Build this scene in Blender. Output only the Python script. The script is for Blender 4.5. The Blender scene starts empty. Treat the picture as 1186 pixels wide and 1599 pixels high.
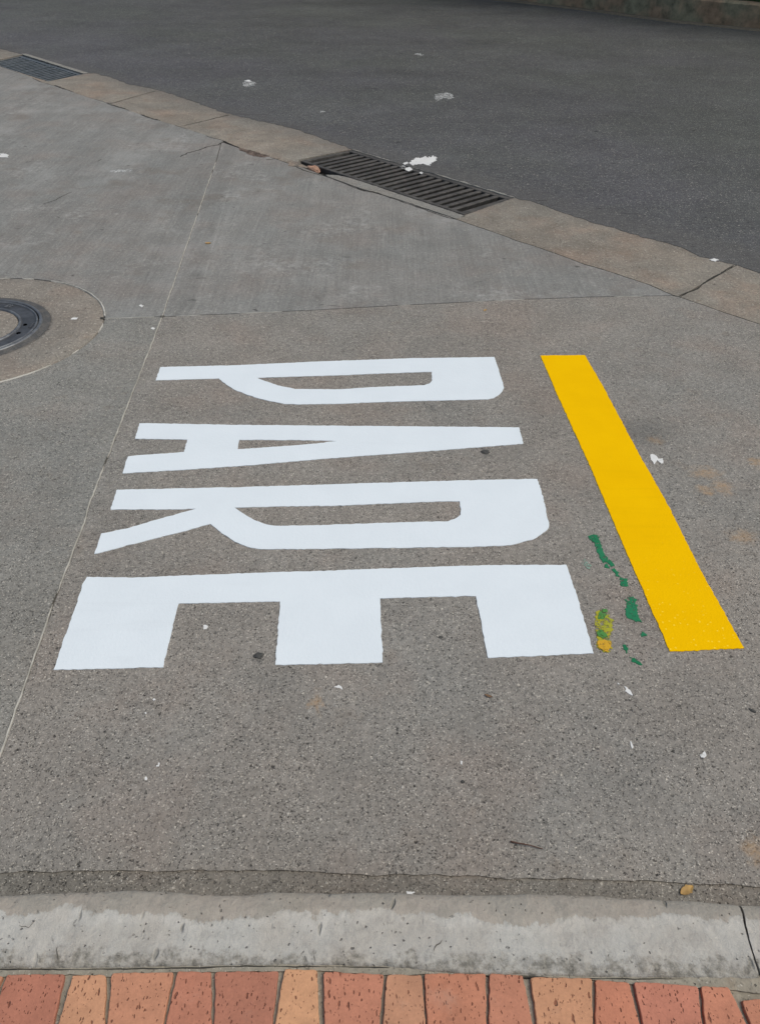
import bpy, bmesh, math, random
from mathutils import Vector, Matrix, noise
from mathutils.geometry import tessellate_polygon
random.seed(7)
scene = bpy.context.scene
COL = scene.collection

# ------------------------------------------------------------------ camera
CAM_H, PITCH, ROLL, FPX = 1.6, math.radians(38.8), math.radians(0.8), 1210.0
cd = bpy.data.cameras.new('camera'); cam = bpy.data.objects.new('camera', cd); COL.objects.link(cam)
cd.sensor_fit = 'VERTICAL'; cd.sensor_height = 24.0; cd.lens = FPX / 1599.0 * 24.0
cd.clip_start = 0.05; cd.clip_end = 1000
Fw = Vector((0, math.cos(PITCH), -math.sin(PITCH))); Uw = Vector((0, math.sin(PITCH), math.cos(PITCH))); Xw = Vector((1, 0, 0))
cr, sr = math.cos(ROLL), math.sin(ROLL)
CR = cr * Xw + sr * Uw; CU = -sr * Xw + cr * Uw
m = Matrix((CR, CU, -Fw)).transposed().to_4x4(); m.translation = (0, 0, CAM_H)
cam.matrix_world = m
scene.camera = cam

# ------------------------------------------------------------------ light
w = bpy.data.worlds.new("World"); scene.world = w; w.use_nodes = True
nt = w.node_tree; bg = nt.nodes['Background']
sky = nt.nodes.new('ShaderNodeTexSky'); sky.sky_type = 'NISHITA'; sky.sun_disc = False
SUN_EL, SUN_AZ = math.radians(60), math.radians(105)
sky.sun_elevation = SUN_EL; sky.sun_rotation = SUN_AZ
sky.air_density = 1.0; sky.dust_density = 4.0; sky.ozone_density = 1.0
wb = nt.nodes.new('ShaderNodeMix'); wb.data_type = 'RGBA'; wb.blend_type = 'MULTIPLY'; wb.inputs['Factor'].default_value = 1
[i for i in wb.inputs if i.identifier == 'B_Color'][0].default_value = (.965, 1.012, .975, 1)      # the camera's white balance
nt.links.new(sky.outputs[0], [i for i in wb.inputs if i.identifier == 'A_Color'][0]); nt.links.new([o for o in wb.outputs if o.identifier == 'Result_Color'][0], bg.inputs[0]); bg.inputs[1].default_value = 0.13
sl = bpy.data.lights.new('sun', 'SUN'); sl.energy = 1.5; sl.angle = math.radians(40); sl.color = (.97, .94, .83)
so = bpy.data.objects.new('sun', sl); COL.objects.link(so)
sd = Vector((math.sin(SUN_AZ) * math.cos(SUN_EL), math.cos(SUN_AZ) * math.cos(SUN_EL), math.sin(SUN_EL)))
so.rotation_euler = sd.to_track_quat('Z', 'Y').to_euler()
scene.view_settings.view_transform = 'Standard'; scene.view_settings.look = 'None'
scene.view_settings.exposure = 0.0; scene.view_settings.gamma = 1.0

# ------------------------------------------------------------------ helpers
def at(px, py, z=0.0):
    """ground point seen at photo pixel (px, py) on the level z"""
    d = CR * ((px - 593) / FPX) + CU * (-(py - 799.5) / FPX) + Fw
    t = (z - CAM_H) / d.z
    return Vector((d.x * t, d.y * t, z))
def ats(pts, z=0.0): return [at(x, y, z).xy for x, y in pts]
def tag(o, label=None, cat=None, group=None, kind=None):
    if label: o['label'] = label
    if cat: o['category'] = cat
    if group: o['group'] = group
    if kind: o['kind'] = kind
    return o
def link(name, me, mats, parent=None, smooth=False):
    for mm in (mats if isinstance(mats, (list, tuple)) else [mats]): me.materials.append(mm)
    o = bpy.data.objects.new(name, me); COL.objects.link(o)
    if parent: o.parent = parent
    if smooth:
        for p in me.polygons: p.use_smooth = True
    return o
def from_bm(name, bm, mats, parent=None, smooth=False):
    me = bpy.data.meshes.new(name); bm.normal_update(); bm.to_mesh(me); bm.free()
    return link(name, me, mats, parent, smooth)
def empty(name, loc=(0, 0, 0)):
    o = bpy.data.objects.new(name, None); COL.objects.link(o); o.location = loc; return o
def nz(p, s, seed=0.0): return noise.noise(Vector((p[0] * s + seed, p[1] * s - seed, seed * .37)))
def sub(pts, step, closed=True):
    out = []; n = len(pts)
    for i in range(n if closed else n - 1):
        a, b = Vector(pts[i]), Vector(pts[(i + 1) % n]); k = max(1, int((b - a).length / step))
        for j in range(k): out.append(a.lerp(b, j / k))
    if not closed: out.append(Vector(pts[-1]))
    return out
def rag(pts, step=.012, amp=.0015, s=60, seed=0.0, closed=True):
    pts = sub(pts, step, closed)
    return [p + Vector((nz(p, s, seed), nz(p, s, seed + 31))) * amp * 2 + Vector((nz(p, s * 4, seed + 5), nz(p, s * 4, seed + 77))) * amp for p in pts]
def sheet(name, outer, z, thick, mats, parent=None, holes=(), origin=None):
    """flat plate cut to an outline (metres), top face at z, with side walls"""
    org = Vector(origin) if origin is not None else Vector((0, 0, 0))
    loops = [[Vector((p[0], p[1], 0)) for p in outer]] + [[Vector((p[0], p[1], 0)) for p in h] for h in holes]
    tris = tessellate_polygon(loops)
    flat = [p for l in loops for p in l]
    vs = [(p.x - org.x, p.y - org.y, z - org.z) for p in flat]; n = len(vs)
    vs += [(p.x - org.x, p.y - org.y, z - thick - org.z) for p in flat]
    fs = []
    for t in tris:
        a, b, c = [flat[i] for i in t]
        cr_ = (b - a).cross(c - a).z
        if abs(cr_) < 1e-14: continue
        fs.append(tuple(t) if cr_ > 0 else tuple(reversed(t)))
    k = 0
    for l in loops:
        q = len(l)
        area = sum(l[i].x * l[(i + 1) % q].y - l[(i + 1) % q].x * l[i].y for i in range(q))
        ccw = (area > 0) == (l is loops[0])
        for i in range(q):
            a, b = k + i, k + (i + 1) % q
            fs.append((a, a + n, b + n, b) if ccw else (b, b + n, a + n, a))
        k += q
    me = bpy.data.meshes.new(name); me.from_pydata(vs, [], fs); me.update()
    o = link(name, me, mats, parent); 
    if origin is not None: o.location = org
    return o
def centre(pts, z=0):
    return (sum(p[0] for p in pts) / len(pts), sum(p[1] for p in pts) / len(pts), z)
def offs(line, d):
    out = []
    for i, p in enumerate(line):
        a = line[max(0, i - 1)]; b = line[min(len(line) - 1, i + 1)]
        t = (b - a).normalized(); out.append(p + Vector((-t.y, t.x)) * d)
    return out
def ribbon(name, line, wfun, z, mat, parent, h=.002, wob=.0012):
    """thin irregular bead laid along a line; wfun(t, p) gives the half width (0 breaks it)"""
    line = sub(line, .012, False); runs = [[]]
    for i, p in enumerate(line):
        a = line[max(0, i - 1)]; b = line[min(len(line) - 1, i + 1)]
        t = (b - a).normalized(); nn = Vector((-t.y, t.x)); hw = wfun(i / len(line), p)
        if hw <= 0:
            if runs[-1]: runs.append([])
            continue
        runs[-1].append((p + nn * nz(p, 35, 4) * wob, nn, hw * (1 + .5 * nz(p, 90, 9)), hw * (1 + .5 * nz(p, 90, 19))))
    o = None
    for run in runs:
        if len(run) < 4: continue
        bm = bmesh.new(); prev = None; n = len(run)
        for i, (q, nn, wl, wr) in enumerate(run):
            tp = min(1, (min(i, n - 1 - i) + .35) / 2.5)              # the ends taper
            l, r = q - nn * wl * tp, q + nn * wr * tp
            row = [bm.verts.new((l.x, l.y, z - .004)), bm.verts.new((l.x * .7 + r.x * .3, l.y * .7 + r.y * .3, z + h)), bm.verts.new((l.x * .3 + r.x * .7, l.y * .3 + r.y * .7, z + h)), bm.verts.new((r.x, r.y, z - .004))]
            if prev:
                for k in range(3): bm.faces.new((prev[k], row[k], row[k + 1], prev[k + 1]))
            prev = row
        bmesh.ops.recalc_face_normals(bm, faces=bm.faces)
        if sum(f.normal.z for f in bm.faces) < 0: bmesh.ops.reverse_faces(bm, faces=bm.faces)
        o = from_bm(name, bm, mat, parent)
    return o

# ------------------------------------------------------------------ materials
class NT:
    def __init__(s, name):
        s.m = bpy.data.materials.new(name); s.m.use_nodes = True; s.t = s.m.node_tree
        s.b = s.t.nodes['Principled BSDF']; s.tc = s.t.nodes.new('ShaderNodeTexCoord'); s.P = s.tc.outputs['Object']
        s.b.inputs['Roughness'].default_value = .85; s.b.inputs['Specular IOR Level'].default_value = .35
    def world(s):                                   # real-world position, so neighbouring objects do not share one pattern
        g = s.t.nodes.new('ShaderNodeNewGeometry'); s.P = g.outputs['Position']; return s
    def n(s, typ, **k):
        o = s.t.nodes.new(typ)
        for a, v in k.items(): setattr(o, a, v)
        return o
    def L(s, a, b): s.t.links.new(a, b)
    def inp(s, sock, v):
        if v is None: return
        if hasattr(v, 'is_output'): s.L(v, sock)
        else: sock.default_value = v
    def noise(s, scale, detail=4, rough=.55, vec=None, col=False, dist=0.0):
        o = s.n('ShaderNodeTexNoise'); s.L(vec or s.P, o.inputs['Vector'])
        o.inputs['Scale'].default_value = scale; o.inputs['Detail'].default_value = detail
        o.inputs['Roughness'].default_value = rough; o.inputs['Distortion'].default_value = dist
        return o.outputs['Color' if col else 'Fac']
    def vor(s, scale, vec=None, feature='F1'):
        o = s.n('ShaderNodeTexVoronoi', feature=feature); s.L(vec or s.P, o.inputs['Vector']); o.inputs['Scale'].default_value = scale
        return o
    def math(s, op, a, b=None, c=None, clamp=False):
        o = s.n('ShaderNodeMath', operation=op, use_clamp=clamp); s.inp(o.inputs[0], a); s.inp(o.inputs[1], b); s.inp(o.inputs[2], c)
        return o.outputs[0]
    def vmath(s, op, a, b=None, out=0):
        o = s.n('ShaderNodeVectorMath', operation=op); s.inp(o.inputs[0], a)
        if b is not None: s.inp(o.inputs[1], b)
        return o.outputs[out]
    def scalev(s, v, k):
        o = s.n('ShaderNodeVectorMath', operation='SCALE'); s.L(v, o.inputs[0]); o.inputs['Scale'].default_value = k; return o.outputs[0]
    def step(s, v, a, b, lo=0.0, hi=1.0):
        o = s.n('ShaderNodeMapRange', interpolation_type='SMOOTHSTEP'); s.inp(o.inputs[0], v)
        for i, x in enumerate((a, b, lo, hi)): o.inputs[i + 1].default_value = x
        return o.outputs[0]
    def lin(s, v, a, b, lo, hi):
        o = s.n('ShaderNodeMapRange'); s.inp(o.inputs[0], v)
        for i, x in enumerate((a, b, lo, hi)): o.inputs[i + 1].default_value = x
        return o.outputs[0]
    def mix(s, f, a, b, mode='MIX'):
        o = s.n('ShaderNodeMix', data_type='RGBA', blend_type=mode); s.inp(o.inputs['Factor'], f)
        for k, v in (('A', a), ('B', b)):
            sk = [i for i in o.inputs if i.identifier == k + '_Color'][0]
            if isinstance(v, tuple) and len(v) == 3: v = v + (1,)
            s.inp(sk, v)
        return [q for q in o.outputs if q.identifier == 'Result_Color'][0]
    def val(s, f):                                  # grey multiplier
        o = s.n('ShaderNodeCombineColor')
        for i in range(3): s.inp(o.inputs[i], f)
        return o.outputs[0]
    def mulc(s, c, f): return s.mix(1.0, c, s.val(f), 'MULTIPLY')
    def sep(s, c): o = s.n('ShaderNodeSeparateColor'); s.L(c, o.inputs[0]); return o.outputs
    def color(s, c): s.inp(s.b.inputs['Base Color'], c if not isinstance(c, tuple) else c + (1,)); return s
    def rough(s, v): s.inp(s.b.inputs['Roughness'], v); return s
    def bump(s, h, dist=.002, strength=1.0):
        o = s.n('ShaderNodeBump'); o.inputs['Distance'].default_value = dist; o.inputs['Strength'].default_value = strength
        s.inp(o.inputs['Height'], h); s.L(o.outputs[0], s.b.inputs['Normal']); return s
    def warped(s, scale=60, amt=.006):
        c = s.noise(scale, 2, col=True); return s.vmath('ADD', s.P, s.scalev(s.vmath('SUBTRACT', c, (.5, .5, .5)), amt))

def aggregate(M, c, levels, warp=True):
    """embedded chips: levels = (scale, dark share, light share, chip radius, darkness, lightness)"""
    V = M.warped(150, .011) if warp else M.P
    H = None; clu = M.lin(M.noise(7, 5, .65, vec=M.vmath('ADD', M.P, (9, 4, 0))), .36, .64, .6, 1.0)
    for sc, d, l, rad, dk, lt in levels:
        v = M.vor(sc, V); R, G, B = M.sep(v.outputs['Color'])[:3]
        inside = M.step(v.outputs['Distance'], rad, rad * .6)
        fd = M.math('MULTIPLY', M.step(R, d, d * .8), inside); fl = M.math('MULTIPLY', M.step(R, 1 - l, 1 - l * .8), inside)
        fd = M.math('MULTIPLY', fd, clu); fl = M.math('MULTIPLY', fl, clu)
        dark = M.mulc(c, M.lin(G, 0, 1, dk, min(1, dk + .35)))
        light = M.mix(.55, M.mulc(c, lt), M.mix(B, (.52, .47, .40), (.38, .36, .33)))
        c = M.mix(fd, c, dark); c = M.mix(fl, c, light)
        var = M.lin(G, 0, 1, .86, 1.14); c = M.mulc(c, M.mixf(inside, var))
        h = M.math('MULTIPLY', M.math('SUBTRACT', fl, M.math('MULTIPLY', fd, 1.6)), 40.0 / sc)
        H = h if H is None else M.math('ADD', H, h)
    return c, H
def mixf(s, f, v):                                  # 1 outside, v inside
    return s.math('ADD', s.math('MULTIPLY', f, s.math('SUBTRACT', v, 1.0)), 1.0)
NT.mixf = mixf

def spots(M, c, lst, colr, amt=.55):
    V = M.vmath('ADD', M.P, M.scalev(M.vmath('SUBTRACT', M.noise(30, 4, col=True), (.5, .5, .5)), .09))
    acc = None
    for x, y, rx, ry in lst:
        d = M.vmath('MULTIPLY', M.vmath('SUBTRACT', V, (x, y, 0)), (1 / rx, 1 / ry, 0))
        f = M.math('MULTIPLY', M.step(M.vmath('LENGTH', d, out=1), 1.5, .1), M.lin(M.noise(90, 4, .7), .35, .65, .35, 1.1))
        acc = f if acc is None else M.math('MAXIMUM', acc, f)
    return M.mix(M.math('MULTIPLY', acc, amt), c, colr)

def concrete(name, base, warm, cool, levels, mott=1.0, brushed=None, ochre=(), dark=(), joint=None, bumpd=.004, fringe=False):
    M = NT(name)
    big = M.noise(1.1, 6, .6); mid = M.noise(5.5, 5, .6); fine = M.noise(55, 4, .65)
    c = M.mix(M.step(big, .35, .68), warm, cool)
    c = M.mix(.5, c, base)
    pat = M.step(M.noise(2.6, 6, .62, vec=M.vmath('ADD', M.P, (7.3, 2.1, 0))), .47, .66)
    c = M.mix(M.math('MULTIPLY', pat, .30 * mott), c, M.mix(1.0, c, (1.10, .93, .86), 'MULTIPLY'))
    c = M.mulc(c, M.lin(M.noise(.8, 4, .55, vec=M.vmath('ADD', M.P, (1.3, 5, 0))), .3, .7, 1 - .07 * mott, 1 + .07 * mott))
    blot = M.math('MULTIPLY', M.step(M.noise(9, 5, .65, vec=M.vmath('ADD', M.P, (4, 1, 0))), .55, .72), M.step(M.noise(1.4, 3), .42, .62))
    c = M.mix(M.math('MULTIPLY', blot, .55 * mott), c, M.mix(1.0, c, (.88, .79, .72), 'MULTIPLY'))
    c = M.mulc(c, M.lin(mid, .25, .75, 1 - .13 * mott, 1 + .13 * mott))
    c = M.mulc(c, M.lin(fine, .3, .7, .82, 1.18))
    if brushed:
        a = M.n('ShaderNodeMapping'); M.L(M.P, a.inputs['Vector']); a.inputs['Rotation'].default_value = (0, 0, brushed); a.inputs['Scale'].default_value = (90, 3.0, 1)
        st = M.noise(1.0, 4, .6, vec=a.outputs[0]); c = M.mulc(c, M.lin(st, .3, .7, .88, 1.12))
        a2 = M.n('ShaderNodeMapping'); M.L(M.P, a2.inputs['Vector']); a2.inputs['Rotation'].default_value = (0, 0, brushed - .05); a2.inputs['Scale'].default_value = (9, .5, 1)
        s2 = M.noise(1.0, 5, .6, vec=a2.outputs[0]); c = M.mulc(c, M.lin(s2, .3, .7, .91, 1.09))
        scuff = M.math('MULTIPLY', M.step(M.noise(1.7, 6, .7, vec=M.vmath('ADD', M.P, (3, 9, 0))), .50, .66), M.step(M.noise(22, 6, .75), .45, .60))
        c = M.mix(M.math('MULTIPLY', scuff, .45), c, (.40, .39, .375))
        haz = M.step(M.noise(1.3, 6, .62, vec=M.vmath('ADD', M.P, (13, 4, 0))), .52, .68); c = M.mix(M.math('MULTIPLY', haz, .34), c, (.33, .325, .315))
        br = M.step(M.noise(1.9, 6, .66, vec=M.vmath('ADD', M.P, (1, 17, 0))), .54, .68); c = M.mix(M.math('MULTIPLY', br, .5), c, (.150, .126, .106))
        fv = M.n('ShaderNodeMapping'); M.L(M.warped(4, .25), fv.inputs['Vector']); fv.inputs['Rotation'].default_value = (0, 0, -.5); fv.inputs['Scale'].default_value = (7, 20, 1)
        fk = M.vor(1.0, fv.outputs[0]); fl_ = M.math('MULTIPLY', M.step(fk.outputs['Distance'], .17, .06), M.step(M.sep(fk.outputs['Color'])[0], .74, .80)); c = M.mulc(c, M.mixf(fl_, .42))
        a5 = M.n('ShaderNodeMapping'); M.L(M.warped(1.5, .25), a5.inputs['Vector']); a5.inputs['Rotation'].default_value = (0, 0, brushed + .12); a5.inputs['Scale'].default_value = (22, 1.6, 1)
        l5 = M.noise(1.0, 6, .65, vec=a5.outputs[0]); c = M.mulc(c, M.mixf(M.step(l5, .60, .68), .87)); c = M.mulc(c, M.mixf(M.step(l5, .40, .33), 1.10))
    if joint:
        for (px, py), (nx, ny), off, wd, k in joint:
            dd = M.vmath('DOT_PRODUCT', M.vmath('SUBTRACT', M.P, (px, py, 0)), (nx, ny, 0), out=1)
            e = M.math('ABSOLUTE', M.math('SUBTRACT', dd, off)); c = M.mulc(c, M.mixf(M.step(M.math('ADD', e, M.math('MULTIPLY', M.noise(18, 3), .01)), wd, wd * .6), k))
    if fringe:                                      # road grime washed along the asphalt side
        ex = M.vmath('DOT_PRODUCT', M.P, (.7071, .7071, 0), out=1)
        ex = M.math('ADD', ex, M.math('MULTIPLY', M.math('SUBTRACT', M.noise(6, 6, .7), .5), .35))
        c = M.mix(M.math('MULTIPLY', M.step(ex, 4.22, 4.50), .55), c, (.115, .108, .10))
        c = M.mix(M.math('MULTIPLY', M.step(M.noise(3.5, 6, .7, vec=M.vmath('ADD', M.P, (2, 2, 0))), .5, .66), .4), c, (.15, .135, .115))
    c, H = aggregate(M, c, levels)
    if ochre: c = spots(M, c, ochre, (.37, .245, .14), .75)
    if dark: c = spots(M, c, dark, (.08, .08, .077), .6)
    pit = M.step(M.vor(75, M.warped(90, .01)).outputs['Distance'], .16, .07)
    pitm = M.math('MULTIPLY', pit, M.step(M.noise(25, 3), .5, .6))
    c = M.mulc(c, M.mixf(pitm, .42))
    M.color(c).rough(.9)
    H2 = M.math('SUBTRACT', M.math('ADD', H, M.math('MULTIPLY', fine, .8)), pitm)
    M.bump(H2, bumpd)
    return M.m

AGG = [(58, .03, .04, .26, .30, 1.4), (100, .10, .10, .34, .22, 1.7), (165, .20, .19, .44, .22, 1.95), (270, .30, .25, .52, .26, 2.0)]
AGG_SOFT = [(45, .016, .008, .22, .4, 1.3), (110, .07, .05, .4, .5, 1.35), (220, .18, .14, .5, .6, 1.3)]
AGG_CH = [(40, .03, .05, .26, .4, 1.45), (80, .10, .12, .4, .42, 1.6), (160, .2, .2, .5, .42, 1.7)]
def w2(px, py): p = at(px, py); return (p.x, p.y)
J0, J1 = at(338, 250), at(253, 494); jt = (J0 - J1).xy.normalized(); JN = (jt.y, -jt.x)
JL = [((J1.x, J1.y), JN, .075, .07, .93), ((J1.x, J1.y), JN, -.075, .07, .94), ((J1.x, J1.y), JN, .15, .012, 1.10), ((J1.x, J1.y), JN, -.15, .012, .90)]
och = [(*w2(1100, 738), .055, .035), (*w2(1128, 761), .032, .045), (*w2(1158, 838), .045, .035), (*w2(1023, 687), .028, .03), (*w2(1180, 722), .03, .03), (*w2(495, 1098), .012, .03), (*w2(1178, 1330), .03, .03), (*w2(1100, 765), .03, .02)]
drk = [(*w2(1008, 672), .11, .10), (*w2(404, 1024), .017, .017), (*w2(757, 706), .02, .03), (*w2(674, 637), .02, .03)]
M_slab_rough = concrete('exposed_aggregate_concrete', (.226, .209, .188), (.242, .211, .184), (.208, .203, .190), AGG, ochre=och, dark=drk)
M_slab_rough2 = concrete('exposed_aggregate_concrete_plain', (.215, .207, .190), (.225, .208, .184), (.205, .204, .192), AGG)
M_slab_smooth = concrete('brushed_concrete', (.198, .194, .184), (.205, .190, .176), (.198, .199, .191), AGG_SOFT, 1.0, brushed=.08, joint=JL, bumpd=.0015)
M_channel = concrete('tan_channel_concrete', (.215, .188, .158), (.232, .190, .150), (.205, .193, .168), AGG_CH, 1.9, bumpd=.003, fringe=True)
M_collar = concrete('collar_concrete', (.212, .192, .166), (.228, .192, .162), (.198, .188, .168), AGG_CH, 1.4, bumpd=.003)
M_gutter = concrete('gutter_concrete', (.175, .160, .140), (.19, .165, .14), (.165, .16, .145), AGG, 1.2)
M_mortar = concrete('mortar', (.26, .235, .19), (.27, .235, .18), (.24, .225, .19), AGG_SOFT, 1.4, bumpd=.003)

def asphalt():
    M = NT('asphalt')
    big = M.noise(.45, 5, .6); mid = M.noise(4, 5, .6)
    a = M.n('ShaderNodeMapping'); M.L(M.P, a.inputs['Vector']); a.inputs['Rotation'].default_value = (0, 0, math.radians(45)); a.inputs['Scale'].default_value = (.25, 1.5, 1)
    lane = M.noise(1.0, 4, .5, vec=a.outputs[0])
    c = M.mix(M.step(big, .35, .65), (.077, .077, .080), (.079, .082, .078))
    c = M.mulc(c, M.lin(lane, .3, .7, .92, 1.08)); c = M.mulc(c, M.lin(M.noise(1.2, 6, .65, vec=M.vmath('ADD', M.P, (6, 0, 0))), .32, .68, .86, 1.14)); c = M.mulc(c, M.lin(mid, .3, .7, .92, 1.08))
    # gravelly, paler rim beside the drain channel (the binder has worn off there)
    ex = M.vmath('DOT_PRODUCT', M.P, (.7071, .7071, 0), out=1)
    worn = M.step(M.math('ADD', ex, M.math('MULTIPLY', M.noise(.9, 5, .6), 1.4)), 8.2, 5.4); c = M.mix(M.math('MULTIPLY', worn, .6), c, M.mix(1.0, c, (1.20, 1.17, 1.27), 'MULTIPLY'))
    rim = M.step(M.math('ADD', ex, M.math('MULTIPLY', M.noise(3, 4), .5)), 5.3, 4.55)
    c, H = aggregate(M, c, [(30, .045, .02, .24, .35, 1.6), (62, .12, .10, .38, .3, 2.0), (120, .22, .18, .46, .35, 2.1), (220, .22, .18, .5, .4, 2.0)])
    g = M.vor(95, M.warped(90, .006)); rr = M.sep(g.outputs['Color'])[0]
    chip = M.math('MULTIPLY', M.math('MULTIPLY', M.step(rr, .72, .8), M.step(g.outputs['Distance'], .42, .25)), M.math('ADD', M.math('MULTIPLY', rim, .6), .05))
    c = M.mix(chip, c, (.26, .25, .24)); c = M.mix(M.math('MULTIPLY', M.step(M.math('ADD', ex, M.math('MULTIPLY', M.noise(5, 5, .7), .4)), 4.98, 4.72), .45), c, (.105, .10, .094))
    # long hairline wear streaks lying along the carriageway
    a3 = M.n('ShaderNodeMapping'); M.L(M.P, a3.inputs['Vector']); a3.inputs['Rotation'].default_value = (0, 0, math.radians(42)); a3.inputs['Scale'].default_value = (1.3, 26, 1)
    stv = M.noise(1.0, 4, .6, vec=a3.outputs[0], dist=.6)
    c = M.mulc(c, M.mixf(M.step(stv, .66, .72), .55))
    a4 = M.n('ShaderNodeMapping'); M.L(M.warped(3, .3), a4.inputs['Vector']); a4.inputs['Rotation'].default_value = (0, 0, math.radians(35)); a4.inputs['Scale'].default_value = (4, 14, 1)
    vs_ = M.vor(1.0, a4.outputs[0]); dsh = M.math('MULTIPLY', M.step(vs_.outputs['Distance'], .16, .08), M.step(M.sep(vs_.outputs['Color'])[0], .72, .78))
    c = M.mulc(c, M.mixf(dsh, .55)); c = M.mulc(c, M.lin(M.noise(22, 6, .75), .3, .7, .80, 1.20))
    pl = M.step(M.noise(.9, 5, .6, vec=M.vmath('ADD', M.P, (4, 4, 0))), .55, .62)
    c = M.mulc(c, M.mixf(pl, .92))
    M.color(c).rough(.82); M.bump(M.math('ADD', H, M.noise(160, 3)), .004)
    M.b.inputs['Specular IOR Level'].default_value = .15
    return M.m
M_asphalt = asphalt()

def kerb_mat():
    M = NT('worn_kerb_concrete')
    X = M.n('ShaderNodeSeparateXYZ'); M.L(M.P, X.inputs[0])
    mid = M.noise(9, 6, .6); fine = M.noise(70, 5, .65); n3 = M.noise(16, 9, .74, vec=M.vmath('MULTIPLY', M.P, (1, .55, 1)))
    white = M.mix(M.step(M.noise(6, 5), .4, .6), (.405, .375, .338), (.430, .412, .382))
    beige = M.mix(M.step(mid, .4, .6), (.360, .318, .274), (.325, .297, .258))
    yy = M.math('ADD', X.outputs[1], M.math('MULTIPLY', M.math('SUBTRACT', n3, .5), .085))
    yy = M.math('ADD', yy, M.math('MULTIPLY', M.math('SUBTRACT', M.noise(3.2, 3), .5), .10))
    c = M.mix(M.step(yy, .649, .6535), white, beige)
    edge = M.math('MULTIPLY', M.step(yy, .652, .643), M.step(yy, .625, .640)); c = M.mulc(c, M.mixf(edge, 1.1))
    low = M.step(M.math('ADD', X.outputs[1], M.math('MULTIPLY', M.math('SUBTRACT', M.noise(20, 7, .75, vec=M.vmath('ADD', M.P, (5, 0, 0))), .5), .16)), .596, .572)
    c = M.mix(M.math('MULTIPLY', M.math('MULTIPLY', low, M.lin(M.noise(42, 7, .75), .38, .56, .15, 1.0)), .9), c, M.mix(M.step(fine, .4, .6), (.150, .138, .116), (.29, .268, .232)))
    GV = M.n('ShaderNodeMapping'); M.L(M.warped(14, .03), GV.inputs['Vector']); GV.inputs['Rotation'].default_value = (0, 0, -.7); GV.inputs['Scale'].default_value = (55, 17, 1)
    gv = M.vor(1.0, GV.outputs[0]); gouge = M.math('MULTIPLY', M.math('MULTIPLY', M.step(gv.outputs['Distance'], .28, .12), M.step(M.sep(gv.outputs['Color'])[0], .83, .88)), .75)
    gouge = M.math('MAXIMUM', gouge, M.math('MULTIPLY', M.step(M.noise(30, 6, .65), .645, .69), .45))
    gouge = M.math('MULTIPLY', gouge, M.step(M.noise(5, 3), .36, .5))
    c = M.mix(gouge, c, (.185, .175, .15))
    v = M.vor(130, M.warped(80, .01)); pit = M.math('MULTIPLY', M.step(v.outputs['Distance'], .3, .16), M.step(M.sep(v.outputs['Color'])[0], .93, .97))
    pit = M.math('MAXIMUM', pit, M.math('MULTIPLY', M.step(M.noise(85, 5, .7), .66, .70), .8))
    fb = M.step(M.noise(21, 8, .75, vec=M.vmath('ADD', M.P, (3, 3, 0))), .50, .60); c = M.mulc(c, M.mixf(fb, .90))
    c = M.mulc(c, M.mixf(pit, .45)); c = M.mulc(c, M.lin(fine, .25, .75, .90, 1.10))
    pink = M.step(M.noise(4.5, 4, .5, vec=M.vmath('ADD', M.P, (11, 3, 0))), .52, .7)
    c = M.mix(M.math('MULTIPLY', pink, .35), c, M.mix(1.0, c, (1.05, .96, .89), 'MULTIPLY'))
    M.color(c).rough(.88); M.bump(M.math('SUBTRACT', M.math('ADD', M.math('MULTIPLY', fine, .7), n3), M.math('ADD', gouge, pit)), .005)
    return M.m
M_kerb = kerb_mat()

def brick_mat():
    M = NT('clay_brick')
    at_ = M.n('ShaderNodeAttribute', attribute_name='tone'); tone = at_.outputs['Color']
    mid = M.noise(12, 5, .6); fine = M.noise(180, 4, .6)
    c = M.mulc(tone, M.lin(mid, .3, .7, .88, 1.12)); c = M.mulc(c, M.lin(fine, .3, .7, .93, 1.07))
    def pits(sc, sx, sy, thr, off):
        V = M.vmath('ADD', M.vmath('MULTIPLY', M.warped(45, .012), (sx, sy, 1)), off)
        v = M.vor(sc, V); r = M.sep(v.outputs['Color'])[0]
        return M.math('MULTIPLY', M.step(v.outputs['Distance'], .32, .17), M.step(r, thr, thr + .03))
    p = M.math('MAXIMUM', pits(210, 1, .42, .78, (0, 0, 0)), pits(120, 1, .30, .88, (3, 1, 0)))
    p = M.math('MAXIMUM', p, M.math('MULTIPLY', pits(340, 1, .6, .80, (1, 5, 0)), .7))
    c = M.mix(M.math('MULTIPLY', p, .8), c, (.17, .050, .028))
    dust = M.step(M.noise(7, 6, .7, vec=M.vmath('ADD', M.P, (2, 8, 0))), .56, .78)
    c = M.mix(M.math('MULTIPLY', dust, .30), c, (.44, .36, .29)); stn = M.step(M.noise(16, 6, .7, vec=M.vmath('ADD', M.P, (6, 1, 0))), .58, .68); c = M.mulc(c, M.mixf(stn, .86)); c = M.mulc(c, M.lin(M.noise(60, 4, .7), .3, .7, .93, 1.07))
    M.color(c).rough(.85); M.bump(M.math('SUBTRACT', M.math('MULTIPLY', fine, .3), p), .003)
    return M.m
M_brick = brick_mat()

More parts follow.
